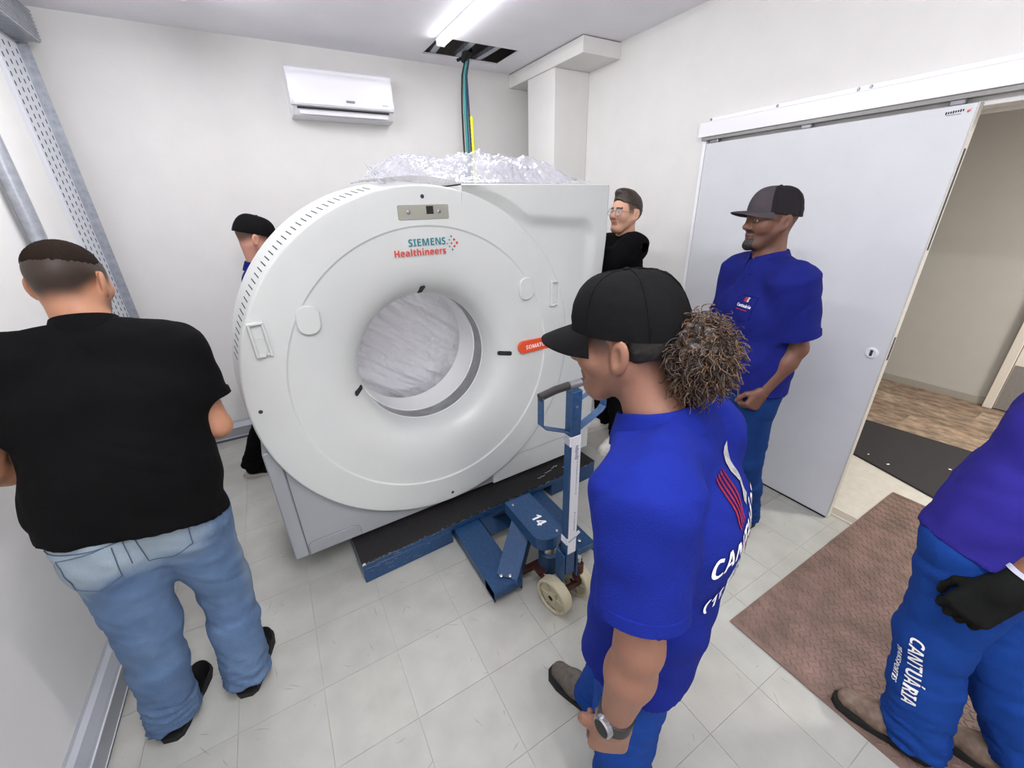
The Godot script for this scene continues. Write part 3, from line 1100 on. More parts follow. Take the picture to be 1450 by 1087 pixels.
func build_gantry() -> void:
	var g := thing("ct_scanner", "large white medical scanner gantry with a round opening standing on the blue dolly", "scanner", Vector3(0.627, 0, -1.87), deg_to_rad(1.8))
	var ctr := Transform3D(Basis(), Vector3(0, GY, 0))
	# round front cover with the dished funnel
	var b := MB.new()
	var prof := [Vector2(GR, -0.030), Vector2(GR, -0.014), Vector2(GR - 0.0015, -0.008), Vector2(GR - 0.005, -0.003), Vector2(GR - 0.011, 0.0), Vector2(0.80, 0.0), Vector2(0.72, 0.0), Vector2(0.684, 0.0), Vector2(0.6815, -0.0008), Vector2(0.679, -0.0035), Vector2(0.6755, -0.0062), Vector2(0.672, -0.007), Vector2(0.64, -0.0085), Vector2(0.58, -0.0125), Vector2(0.53, -0.018), Vector2(0.49, -0.026), Vector2(0.455, -0.038), Vector2(0.425, -0.055), Vector2(0.40, -0.076), Vector2(0.382, -0.10), Vector2(0.369, -0.128), Vector2(0.361, -0.152), Vector2(0.357, -0.170), Vector2(0.355, -0.176)]
	b.lathe(prof, 160, ctr)
	part("round_cover", b.mesh(), M.gantry, g)
	# drum behind it
	b = MB.new()
	b.lathe([Vector2(0.36, -0.46), Vector2(0.868, -0.46), Vector2(0.875, -0.452), Vector2(0.875, -0.31), Vector2(0.866, -0.20), Vector2(0.849, -0.037), Vector2(0.846, -0.0335), Vector2(0.80, -0.0335)], 128, ctr)
	part("drum_shell", b.mesh(), M.gantry, g)
	b = MB.new()
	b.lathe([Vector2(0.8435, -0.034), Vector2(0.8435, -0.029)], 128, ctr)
	part("cover_gap_shade", b.mesh(), M.slot, g)  # dark band painting the shade between round cover and drum
	# ventilation slits over the upper left of the drum
	var vb := MB.new()
	vb.prism(rounded_rect(0.0046, 0.115, 0.002, 2), -0.002, 0.0006)
	var vm := vb.mesh()
	for k in 36:
		var a := deg_to_rad(lerpf(166.0, 103.0, k / 35.0))
		var nrm := Vector3(cos(a), sin(a), 0)
		var o := part("vent_slit", vm, M.slot, g, Vector3(0, GY, -0.118) + nrm * 0.8576)
		o.transform.basis = Basis(Vector3(0, 0, 1).cross(nrm), Vector3(0, 0, 1), nrm) * Basis(Vector3.RIGHT, -0.104)
	# bore
	b = MB.new()
	b.lathe([Vector2(0.3545, -0.176), Vector2(0.352, -0.180), Vector2(0.352, -0.184)], 96, ctr)
	part("bore_lip", b.mesh(), M.bore, g)
	b = MB.new()
	b.lathe([Vector2(0.357, -0.182), Vector2(0.357, -0.292)], 96, ctr)
	part("scan_window", b.mesh(), M.bore_grey, g)
	b = MB.new()
	b.lathe([Vector2(0.359, -0.288), Vector2(0.350, -0.290), Vector2(0.350, -0.485), Vector2(0.353, -0.492), Vector2(0.360, -0.492), Vector2(0.366, -0.46)], 96, ctr)
	part("bore_tube", b.mesh(), M.bore, g)
	# positioning light slots in the funnel: a black window set in a slim frame
	for q in [[91.0, 0.384], [-3.5, 0.432], [183.0 + 6.0, 0.388]]:
		var a := deg_to_rad(q[0])
		var r: float = q[1]
		var dz := funnel_z(r)
		var slope := (funnel_z(r + 0.02) - funnel_z(r - 0.02)) / 0.04
		var rad := Vector3(cos(a), sin(a), slope).normalized()
		var nn := Vector3(-slope * cos(a), -slope * sin(a), 1).normalized()
		b = MB.new()
		var t := Transform3D(Basis(rad.cross(nn) * -1.0, rad, nn), Vector3(cos(a) * r, GY + sin(a) * r, dz))
		t.basis = Basis(rad, nn.cross(rad), nn)
		b.prism(rounded_rect(0.085, 0.026, 0.0125, 6), -0.004, 0.0016, t, 0.0006)
		var sl := part("laser_window", b.mesh(), M.black, g)
		b = MB.new()
		b.prism(rounded_rect(0.03, 0.018, 0.004, 3), 0.0, 0.0022, t * Transform3D(Basis(), Vector3(-0.012, 0, 0)))
		part("lens", b.mesh(), M.dark, sl)
	# right hand cover
	part("side_cover", side_cover(), M.gantry, g)
	b = MB.new()
	b.bx(Vector3(0.30, 0.155, -0.62), Vector3(1.09, 0.318, -0.022), 0.004)
	part("plinth", b.mesh(), M.gantry, g)
	b = MB.new()
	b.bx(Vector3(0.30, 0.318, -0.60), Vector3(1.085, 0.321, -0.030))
	part("plinth_gap_shade", b.mesh(), M.slot, g)  # dark strip painting the shade of the joint above the plinth
	# lower grey pedestal
	b = MB.new()
	b.prism(PackedVector2Array([Vector2(-0.780, 0.165), Vector2(0.34, 0.165), Vector2(0.34, 0.45), Vector2(-0.30, 0.47), Vector2(-0.60, 0.72), Vector2(-0.780, 0.74)]), -0.60, -0.032)
	part("pedestal", b.mesh(), M.gantry_grey, g)
	b = MB.new()
	b.bx(Vector3(-0.847, 0.165, -0.60), Vector3(-0.783, 0.80, -0.030), 0.006)
	part("pedestal_corner", b.mesh(), M.gantry_grey, g)
	b = MB.new()
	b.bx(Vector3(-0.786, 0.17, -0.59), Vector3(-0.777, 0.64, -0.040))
	part("pedestal_gap_shade", b.mesh(), M.slot, g)  # dark strip for the shade between pedestal and its corner piece
	b = MB.new()
	var hp := PackedVector2Array([Vector2(-0.775, 0.168), Vector2(-0.518, 0.168), Vector2(-0.522, 0.215), Vector2(-0.527, 0.229), Vector2(-0.540, 0.236), Vector2(-0.74, 0.240), Vector2(-0.765, 0.236), Vector2(-0.775, 0.225)])
	b.prism(hp, -0.034, -0.0295, Transform3D(), 0.0012)
	part("service_hatch", b.mesh(), M.hatch, g)
	b = MB.new()
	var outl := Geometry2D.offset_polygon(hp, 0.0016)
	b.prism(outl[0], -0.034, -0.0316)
	part("hatch_gap_shade", b.mesh(), M.slot, g)  # dark outline, shade around the hatch given as colour
	# metal bracket plate at the top
	b = MB.new()
	b.prism(rounded_rect(0.236, 0.060, 0.007, 4), -0.002, 0.0028, Transform3D(Basis(), Vector3(0.012, 1.766, 0)), 0.001)
	var pl := part("bracket_plate", b.mesh(), M.plate, g)
	b = MB.new()
	b.box(Vector3(0.040, 1.774, 0.0030), Vector3(0.033, 0.033, 0.0012))
	part("opening", b.mesh(), M.black, pl)
	for x in [-0.058, 0.084]:
		b = MB.new()
		b.lathe([Vector2(0.009, 0.0), Vector2(0.0085, 0.003), Vector2(0.006, 0.0045), Vector2(0.0045, 0.0045), Vector2(0.003, 0.002), Vector2(0.0, 0.002)], 14, Transform3D(Basis(), Vector3(x, 1.766, 0.0028)))
		part("screw", b.mesh(), M.badge, pl)
	# small screw holes
	for q in [[0.012, 1.829, 0.0], [-0.800, 1.014, 0.0], [0.010, 0.232, 0.0]]:
		b = MB.new()
		b.lathe([Vector2(0.0085, 0.0), Vector2(0.0085, 0.0014), Vector2(0.006, 0.0016), Vector2(0.0, 0.0009)], 16, Transform3D(Basis(), Vector3(q[0], q[1], q[2])))
		part("screw_hole", b.mesh(), M.slot, g)
	# round edged buttons with the shallow raised field above each
	for s in [-1, 1]:
		var cx := -0.541 if s < 0 else 0.556
		var z := -0.0125 if s < 0 else -0.0135
		b = MB.new()
		b.prism(rounded_rect(0.088, 0.150, 0.040, 8), z - 0.004, z + 0.0035, Transform3D(Basis(Vector3.BACK, s * 0.05), Vector3(cx, 1.425, 0)), 0.002)
		part("control_recess", b.mesh(), M.gantry, g)
		b = MB.new()
		b.prism(rounded_rect(0.094, 0.124, 0.043, 8), z, z + 0.019, Transform3D(Basis(Vector3.BACK, s * 0.05), Vector3(cx, 1.366, 0)), 0.005)
		part("control_cover", b.mesh(), M.gantry, g)
	for s in [-1, 1]:
		var cx := -0.729 if s < 0 else 0.741
		var fr := MB.new()
		var t := Transform3D(Basis(Vector3.BACK, -s * 0.03), Vector3(cx, 1.318, -0.001))
		fr.xf = t
		fr.box(Vector3(-0.0245, 0, 0.007), Vector3(0.011, 0.142, 0.026), 0.003)
		fr.box(Vector3(0.0245, 0, 0.007), Vector3(0.011, 0.142, 0.026), 0.003)
		fr.box(Vector3(0, 0.066, 0.007), Vector3(0.058, 0.011, 0.026), 0.003)
		fr.box(Vector3(-0.012, -0.066, 0.008), Vector3(0.034, 0.012, 0.018), 0.003)
		fr.box(Vector3(0.018, -0.062, 0.007), Vector3(0.022, 0.012, 0.016), 0.003)
		fr.box(Vector3(0, 0.030, 0.0015), Vector3(0.04, 0.055, 0.005), 0.001)
		part("bracket_frame", fr.mesh(), M.gantry, g)
	# lettering
	var s1 := part("lettering_upper", text_mesh("SIEMENS", 0.0345, 0.0008, 700), M.teal, g, Vector3(0.017, 1.640, -0.0068))
	fit_text(s1, 0.178)
	var s2 := part("lettering_lower", text_mesh("Healthineers", 0.038, 0.0008, 700), M.red, g, Vector3(-0.019, 1.598, -0.0072))
	fit_text(s2, 0.246)
	b = MB.new()
	var dots := [[0.164, 1.628, 0.0062, 0], [0.150, 1.643, 0.0055, 0], [0.150, 1.613, 0.0052, 0], [0.137, 1.658, 0.0045, 0], [0.136, 1.628, 0.0045, 0], [0.139, 1.599, 0.0042, 0], [0.126, 1.643, 0.0034, 0], [0.125, 1.613, 0.0034, 0], [0.115, 1.628, 0.0028, 0]]
	for k in dots.size():
		var q: Array = dots[k]
		b = MB.new()
		b.lathe([Vector2(q[2], 0), Vector2(q[2], 0.0008), Vector2(0, 0.0008)], 12, Transform3D(Basis(), Vector3(q[0], q[1], -0.0075)))
		part("logo_dot", b.mesh(), M.red if k in [0, 1, 2, 4] else M.teal, g)
	# orange name plate on the right of the opening, seated on the cover
	b = MB.new()
	b.prism(rounded_rect(0.44, 0.072, 0.034, 8), -0.014, 0.003, Transform3D(Basis(), Vector3(0.718, 1.032, 0)), 0.0012)
	var np := part("name_plate", b.mesh(), M.orange, g)
	var st := part("lettering", text_mesh("SOMATOM  go.Now", 0.032, 0.0008, 800), M.print_white, np, Vector3(0.695, 1.029, 0.0033))
	fit_text(st, 0.30)

func fit_text(o: MeshInstance3D, width: float) -> void:
	var k: float = width / o.mesh.get_aabb().size.x
	o.mesh.pixel_size *= k

func funnel_z(r: float) -> float:
	var prof := [Vector2(0.357, -0.170), Vector2(0.369, -0.128), Vector2(0.382, -0.10), Vector2(0.40, -0.076), Vector2(0.425, -0.055), Vector2(0.455, -0.038), Vector2(0.49, -0.026), Vector2(0.53, -0.018), Vector2(0.58, -0.0125)]
	for k in prof.size() - 1:
		if r <= prof[k + 1].x:
			return lerpf(prof[k].y, prof[k + 1].y, clampf((r - prof[k].x) / (prof[k + 1].x - prof[k].x), 0, 1))
	return -0.01

func side_cover() -> ArrayMesh:
	# front: from the arc round the drum to the right edge, as a relief; then top, right side and back
	var b := MB.new()
	var rows := []
	var y0 := 0.321
	var y1 := 1.873
	var X := 1.098
	for r in 121:
		var y := lerpf(y0, y1, r / 120.0)
		var row := PackedVector3Array()
		# inner limit: the circle radius a little inside the drum edge
		var dy := y - GY
		var xa := 0.0
		if absf(dy) < GR - 0.01:
			xa = sqrt(pow(GR - 0.006, 2) - dy * dy)
		xa = maxf(xa, 0.20)
		for k in 61:
			var f := k / 60.0
			f = f * f * 0.6 + f * 0.4
			var x := lerpf(xa, X, f)
			row.append(Vector3(x, y, cover_z(x, y)))
		rows.append(row)
	b.sheet(rows)
	# right edge: rounded, then the side
	var side := []
	for q in [[0.0, 0.0], [0.006, -0.002], [0.010, -0.008], [0.0115, -0.016], [0.0115, -0.62]]:
		var row := PackedVector3Array()
		for r in 121:
			var p: Vector3 = rows[r][60]
			row.append(Vector3(X + q[0], p.y, p.z + q[1] if q[1] > -0.5 else q[1]))
		side.append(row)
	b.sheet(side, false, true)
	var top := []
	for q in [[0.0, 0.0], [0.004, -0.003], [0.006, -0.010], [0.006, -0.62]]:
		var row := PackedVector3Array()
		for k in 61:
			var p: Vector3 = rows[120][k]
			row.append(Vector3(p.x + (q[0] * 1.5 if k == 60 else 0.0), y1 + q[0], p.z + q[1] if q[1] > -0.5 else q[1]))
		top.append(row)
	b.sheet(top)
	# left end of the top part and the back
	b.quad(Vector3(0.20, y1, -0.62), Vector3(0.20, 1.6, -0.62), Vector3(0.20, 1.6, -0.02), Vector3(0.20, y1, cover_z(0.20, y1)))
	b.bx(Vector3(0.86, y0, -0.625), Vector3(X + 0.01, y1, -0.61))
	b.bx(Vector3(0.20, 1.72, -0.625), Vector3(0.86, y1, -0.61))
	return b.mesh()

func cover_z(x: float, y: float) -> float:
	var base := -0.014
	var proud := 0.036
	var r := Vector2(x, y - GY).length()
	var a := rad_to_deg(atan2(y - GY, x))
	# bevel running along the drum, widest near 55 degrees
	var w := 0.052 * smoothstep(26.0, 50.0, a) * (1.0 - 0.45 * smoothstep(56.0, 80.0, a))
	var k1 := 1.0
	if w > 0.001:
		k1 = clampf((r - GR) / w, 0.0, 1.0)
	# the upper field is proud; inside a round-cornered outline it falls back to the lower field
	var rc := 0.13
	var q := Vector2(x - (1.04 - rc), y - (1.752 - 0.03 * clampf((x - 0.5) / 0.4, 0.0, 1.0) - rc))
	var d := Vector2(maxf(q.x, 0.0), maxf(q.y, 0.0)).length() + minf(maxf(q.x, q.y), 0.0) - rc
	var k2 := smoothstep(-0.075, 0.0, d) * smoothstep(1.15, 1.66, y)
	return base + proud * k1 * k2

# ------------------------------------------------------------------ dolly
func build_dolly() -> void:
	var d := thing("dolly", "long blue wooden dolly with a black rubber top under the scanner", "dolly", Vector3(0.062, 0, -1.703), deg_to_rad(2.6))
	var b := MB.new()
	b.bx(Vector3(0, 0.124, -0.90), Vector3(1.60, 0.134, 0.0), 0.002)
	part("rubber_top", b.mesh(), M.rubber, d)
	b = MB.new()
	b.bx(Vector3(0.0, 0.092, -0.90), Vector3(1.60, 0.124, 0.0), 0.002)
	part("deck", b.mesh(), M.blue_paint, d)
	for q in [[0.0, 0.50], [0.745, 0.90], [1.215, 1.60]]:
		b = MB.new()
		b.bx(Vector3(q[0] + 0.001, 0.002, -0.89), Vector3(q[1] - 0.001, 0.092, -0.001), 0.002)
		part("runner", b.mesh(), M.blue_paint, d)
	b = MB.new()
	var rr := RandomNumberGenerator.new()
	rr.seed = 12
	for k in 90:
		var x := rr.randf_range(0.0, 1.6)
		var l := rr.randf_range(0.004, 0.02)
		b.box(Vector3(x, 0.131 + rr.randf_range(-0.010, 0.003), 0.0), Vector3(l, rr.randf_range(0.001, 0.003), 0.0014))
	for k in 24:
		b.box(Vector3(rr.randf_range(0.0, 0.5), rr.randf_range(0.02, 0.12), 0.0), Vector3(rr.randf_range(0.004, 0.03), 0.0012, 0.0012))
	var w := part("paint_chips", b.mesh(), M.badge, d)
	w.set_meta("kind", "stuff")
	b = MB.new()
	for k in 5:
		var p := Vector3(0.0, rr.randf_range(0.126, 0.132), 0.0) + Vector3(rr.randf_range(0.0, 0.02), 0, 0.001)
		b.box(p, Vector3(0.006, 0.012, 0.002), 0.0005)
	part("worn_corner", b.mesh(), M.frame, d)
	# film scraps on the rubber top
	b = MB.new()
	for k in 6:
		var path := PackedVector3Array()
		var o := Vector3(1.15 + 0.07 * k, 0.136, -0.06 - 0.02 * (k % 3))
		for s in 8:
			path.append(o + Vector3(s * 0.008 + rr.randf_range(-0.003, 0.003), rr.randf_range(0, 0.004), rr.randf_range(-0.006, 0.006)))
		b.tube(path, 0.0012, 5)
	var sc := part("film_scraps", b.mesh(), M.tape, self)
	sc.position = d.position
	sc.rotation = d.rotation
	tag(sc, "small curled scraps of clear film on the black dolly top", "scraps")
	sc.set_meta("kind", "stuff")

# ------------------------------------------------------------------ pallet jack
func bar(b: MB, p: Vector3, q: Vector3, w: float, h: float, up := Vector3.UP, bev := 0.002) -> void:
	var old := b.xf
	b.xf = old * Transform3D(look(q - p, up), (p + q) * 0.5)
	b.box(Vector3.ZERO, Vector3(w, h, p.distance_to(q)), bev)
	b.xf = old

func build_pallet_jack() -> void:
	var j := thing("pallet_jack", "blue hand pallet jack pushed under the dolly with its handle upright", "pallet jack", Vector3(0.888, 0, -1.1))
	var b: MB
	for s in [-1.0, 1.0]:
		var cx: float = s * 0.233
		b = MB.new()
		b.bx(Vector3(cx - 0.079, 0.080, -1.28), Vector3(cx + 0.079, 0.086, -0.14), 0.002)
		b.bx(Vector3(cx - 0.079, 0.030, -1.22), Vector3(cx - 0.073, 0.082, -0.14), 0.002)
		b.bx(Vector3(cx + 0.073, 0.030, -1.22), Vector3(cx + 0.079, 0.082, -0.14), 0.002)
		# closed heel, cut away at the bottom
		b.bx(Vector3(cx - 0.079, 0.045, -0.146), Vector3(cx + 0.079, 0.086, -0.138), 0.002)
		b.bx(Vector3(cx - 0.079, 0.022, -0.24), Vector3(cx - 0.070, 0.082, -0.14), 0.002)
		b.bx(Vector3(cx + 0.070, 0.022, -0.24), Vector3(cx + 0.079, 0.082, -0.14), 0.002)
		part("fork", b.mesh(), M.blue_paint, j)
		b = MB.new()
		b.lathe([Vector2(0.0, -0.03), Vector2(0.04, -0.03), Vector2(0.04, 0.03), Vector2(0.0, 0.03)], 20, Transform3D(Basis(Vector3(0, 0, -1), Vector3.UP, Vector3(1, 0, 0)), Vector3(cx, 0.041, -1.12)))
		part("load_roller", b.mesh(), M.nylon, j)
		# sloping brace from the heel of the fork up to the middle
		b = MB.new()
		var p := Vector3(cx - s * 0.015, 0.088, -0.185)
		var q := Vector3(s * 0.035, 0.252, -0.33)
		bar(b, p, q, 0.115, 0.008, Vector3.UP)
		var side := (q - p).cross(Vector3.UP).normalized() * (1.0 if s < 0 else -1.0)
		if side.z < 0:
			side = -side
		bar(b, p + side * 0.055 + Vector3(0, -0.03, 0), q + side * 0.055 + Vector3(0, -0.05, 0), 0.008, 0.075, Vector3.UP)
		part("brace", b.mesh(), M.blue_paint, j)
		for k in 2:
			b = MB.new()
			b.lathe([Vector2(0.011, 0), Vector2(0.011, 0.006), Vector2(0.006, 0.01), Vector2(0, 0.01)], 6, Transform3D(look(Vector3.UP), p + Vector3(-0.02 + 0.035 * k, 0.004 + 0.006 * k, -0.02 + 0.028 * k)))
			part("bolt", b.mesh(), M.chrome, j)
	# middle top plate with the rounded end
	b = MB.new()
	var poly := PackedVector2Array([Vector2(-0.078, 0.44), Vector2(-0.078, 0.16)])
	for k in 13:
		var a := PI + PI * k / 12.0
		poly.append(Vector2(cos(a) * 0.078, 0.155 + sin(a) * 0.06))
	poly.append_array(PackedVector2Array([Vector2(0.078, 0.16), Vector2(0.078, 0.44)]))
	b.prism(poly, 0.245, 0.312, Transform3D(Basis(Vector3(1, 0, 0), Vector3(0, 0, -1), Vector3(0, 1, 0)), Vector3.ZERO), 0.005)
	var tp := part("top_plate", b.mesh(), M.blue_paint, j)
	var tx := part("lettering", text_mesh("14", 0.052, 0.0008, 800), M.print_white, tp, Vector3(0.005, 0.3126, -0.235))
	tx.transform.basis = Basis(Vector3(0, 0, 1), Vector3(1, 0, 0), Vector3(0, 1, 0))
	b = MB.new()
	bar(b, Vector3(0, 0.28, -0.43), Vector3(0, 0.09, -0.60), 0.156, 0.01)
	bar(b, Vector3(-0.15, 0.083, -0.56), Vector3(0.15, 0.083, -0.56), 0.16, 0.008)
	part("cross_plate", b.mesh(), M.blue_dark, j)
	for q in [Vector3(0.04, 0.312, -0.125), Vector3(-0.05, 0.312, -0.40)]:
		b = MB.new()
		b.lathe([Vector2(0.008, 0), Vector2(0.006, 0.005), Vector2(0, 0.006)], 12, Transform3D(look(Vector3.UP), q))
		part("bolt", b.mesh(), M.chrome, j)
	# pump
	b = MB.new()
	var up := look(Vector3.UP)
	b.lathe([Vector2(0.055, 0.095), Vector2(0.055, 0.205), Vector2(0.048, 0.21), Vector2(0.0, 0.21)], 28, Transform3D(up, Vector3(0, 0, -0.13)))
	part("pump", b.mesh(), M.blue_dark, j)
	b = MB.new()
	b.lathe([Vector2(0.040, 0.205), Vector2(0.040, 0.246)], 24, Transform3D(up, Vector3(0, 0, -0.13)))
	part("pump_rod", b.mesh(), M.chrome, j)
	b = MB.new()
	bar(b, Vector3(-0.07, 0.105, -0.12), Vector3(-0.07, 0.105, 0.03), 0.012, 0.03)
	bar(b, Vector3(0.07, 0.105, -0.12), Vector3(0.07, 0.105, 0.03), 0.012, 0.03)
	bar(b, Vector3(-0.076, 0.105, 0.03), Vector3(0.1, 0.105, 0.03), 0.02, 0.03)
	bar(b, Vector3(-0.09, 0.12, -0.12), Vector3(0.09, 0.12, -0.12), 0.06, 0.012)
	bar(b, Vector3(-0.12, 0.06, -0.20), Vector3(0.12, 0.06, -0.20), 0.03, 0.03)
	part("steering_bracket", b.mesh(), M.spring, j)
	b = MB.new()
	var sp := PackedVector3Array()
	for k in 97:
		var a := TAU * 7.0 * k / 96.0
		sp.append(Vector3(0.062 + cos(a) * 0.021, 0.125 + 0.105 * k / 96.0, 0.02 + sin(a) * 0.021))
	b.tube(sp, 0.0052, 7)
	part("spring", b.mesh(), M.spring, j)
	b = MB.new()
	b.tube(PackedVector3Array([Vector3(0.062, 0.11, 0.02), Vector3(0.062, 0.26, 0.02)]), 0.012, 12)
	part("pump_piston", b.mesh(), M.chrome, j)
	# steering wheels
	for s in [-1.0, 1.0]:
		var w := Node3D.new()
		w.name = "steer_wheel"
		b = MB.new()
		var wt := Transform3D(Basis(Vector3(0, 0, -1), Vector3.UP, Vector3(1, 0, 0)).rotated(Vector3.UP, 0.22), Vector3(s * 0.073, 0.09, 0.005 - s * 0.012))
		b.lathe([Vector2(0.074, -0.018), Vector2(0.078, -0.027), Vector2(0.086, -0.027), Vector2(0.09, -0.022), Vector2(0.09, 0.022), Vector2(0.086, 0.027), Vector2(0.078, 0.027), Vector2(0.074, 0.018)], 40, wt)
		w.free()
		var wh := part("steer_wheel", b.mesh(), M.nylon, j)
		b = MB.new()
		b.lathe([Vector2(0.024, -0.014), Vector2(0.076, -0.014), Vector2(0.076, 0.014), Vector2(0.024, 0.014)], 32, wt)
		for k in 6:
			var a := TAU * k / 6.0
			var old := b.xf
			b.xf = wt
			bar(b, Vector3(cos(a) * 0.022, sin(a) * 0.022, 0), Vector3(cos(a) * 0.077, sin(a) * 0.077, 0), 0.042, 0.007, Vector3(0, 0, 1).cross(Vector3(cos(a), sin(a), 0)))
			b.xf = old
		b.lathe([Vector2(0.014, -0.028), Vector2(0.028, -0.028), Vector2(0.028, 0.028), Vector2(0.014, 0.028)], 24, wt)
		part("hub", b.mesh(), M.nylon, wh)
		b = MB.new()
		b.lathe([Vector2(0.0, -0.026), Vector2(0.0145, -0.026), Vector2(0.0145, 0.026), Vector2(0.0, 0.026)], 16, wt)
		part("axle", b.mesh(), M.black, wh)
	# handle
	b = MB.new()
	b.bx(Vector3(-0.042, 0.17, -0.022), Vector3(-0.034, 0.335, 0.04), 0.002)
	b.bx(Vector3(0.034, 0.17, -0.022), Vector3(0.042, 0.335, 0.04), 0.002)
	b.bx(Vector3(-0.040, 0.17, -0.026), Vector3(0.040, 0.30, -0.018), 0.002)
	part("handle_bracket", b.mesh(), M.blue_paint, j)
	b = MB.new()
	b.bx(Vector3(-0.024, 0.20, -0.008), Vector3(0.026, 1.14, 0.034), 0.003)
	part("handle_tube", b.mesh(), M.blue_paint, j)
	# loop
	b = MB.new()
	for s in [-1.0, 1.0]:
		var e := 0.152
		bar(b, Vector3(s * e, 1.150, 0.013), Vector3(s * e, 1.030, 0.013), 0.006, 0.036, Vector3(0, 0, 1))
		bar(b, Vector3(s * e, 1.033, 0.013), Vector3(s * 0.135, 1.015, 0.013), 0.036, 0.006, Vector3.UP)
		bar(b, Vector3(s * 0.138, 1.0165, 0.013), Vector3(s * 0.024, 0.965, 0.013), 0.036, 0.006, Vector3.UP)
	part("loop_bars", b.mesh(), M.blue_paint, j)
	for s in [-1.0, 1.0]:
		b = MB.new()
		b.tube(PackedVector3Array([Vector3(s * 0.026, 1.163, 0.013), Vector3(s * 0.09, 1.160, 0.013), Vector3(s * 0.158, 1.148, 0.013)]), 0.0155, 16)
		part("grip", b.mesh(), M.grip, j)
	b = MB.new()
	b.tube(PackedVector3Array([Vector3(-0.028, 1.163, 0.013), Vector3(0.028, 1.163, 0.013)]), 0.0165, 16)
	part("grip_clamp", b.mesh(), M.badge, j)
	b = MB.new()
	bar(b, Vector3(0.026, 1.09, 0.013), Vector3(0.085, 1.115, 0.013), 0.022, 0.005)
	bar(b, Vector3(0.085, 1.115, 0.013), Vector3(0.125, 1.112, 0.013), 0.022, 0.005)
	part("release_lever", b.mesh(), M.blue_paint, j)
	b = MB.new()
	b.lathe([Vector2(0.005, 0), Vector2(0.005, 0.003), Vector2(0, 0.003)], 10, Transform3D(Basis(), Vector3(0.0, 1.075, 0.034)))
	part("lever_pin", b.mesh(), M.chrome, j)
	# taped-on label
	b = MB.new()
	b.bx(Vector3(-0.0255, 0.900, -0.0095), Vector3(0.0275, 0.948, 0.0355), 0.003)
	b.bx(Vector3(-0.0255, 0.385, -0.0095), Vector3(0.0275, 0.425, 0.0355), 0.003)
	b.bx(Vector3(-0.018, 0.330, 0.034), Vector3(0.0272, 0.93, 0.0357), 0.0006)
	var fl := Transform3D(Basis(Vector3.BACK, 0.5), Vector3(0.036, 0.425, 0.030))
	var o2 := b.xf
	b.xf = fl
	b.box(Vector3.ZERO, Vector3(0.03, 0.022, 0.001))
	b.xf = o2
	var tpn := part("taped_label", b.mesh(), M.tape, j)
	b = MB.new()
	var rr := RandomNumberGenerator.new()
	rr.seed = 5
	for k in 9:
		b.box(Vector3(-0.0258, 0.905 + k * 0.0048, 0.012), Vector3(0.0006, 0.0014, rr.randf_range(0.02, 0.04)))
	for k in 8:
		b.box(Vector3(0.006 + 0.002 * (k % 2), 0.84 + k * 0.0085, 0.0362), Vector3(rr.randf_range(0.010, 0.018), 0.0035, 0.0006))
	for k in 30:
		b.box(Vector3(0.012, 0.46 + k * 0.010 + (0.09 if k > 10 else 0.0), 0.0362), Vector3(rr.randf_range(0.002, 0.006), 0.004, 0.0006))
	for k in 5:
		b.box(Vector3(-0.012 + k * 0.008, 0.404 + 0.003 * k, 0.0362), Vector3(0.005, 0.007, 0.0006))
	part("label_print", b.mesh(), M.tape_ink, tpn).set_meta("kind", "stuff")

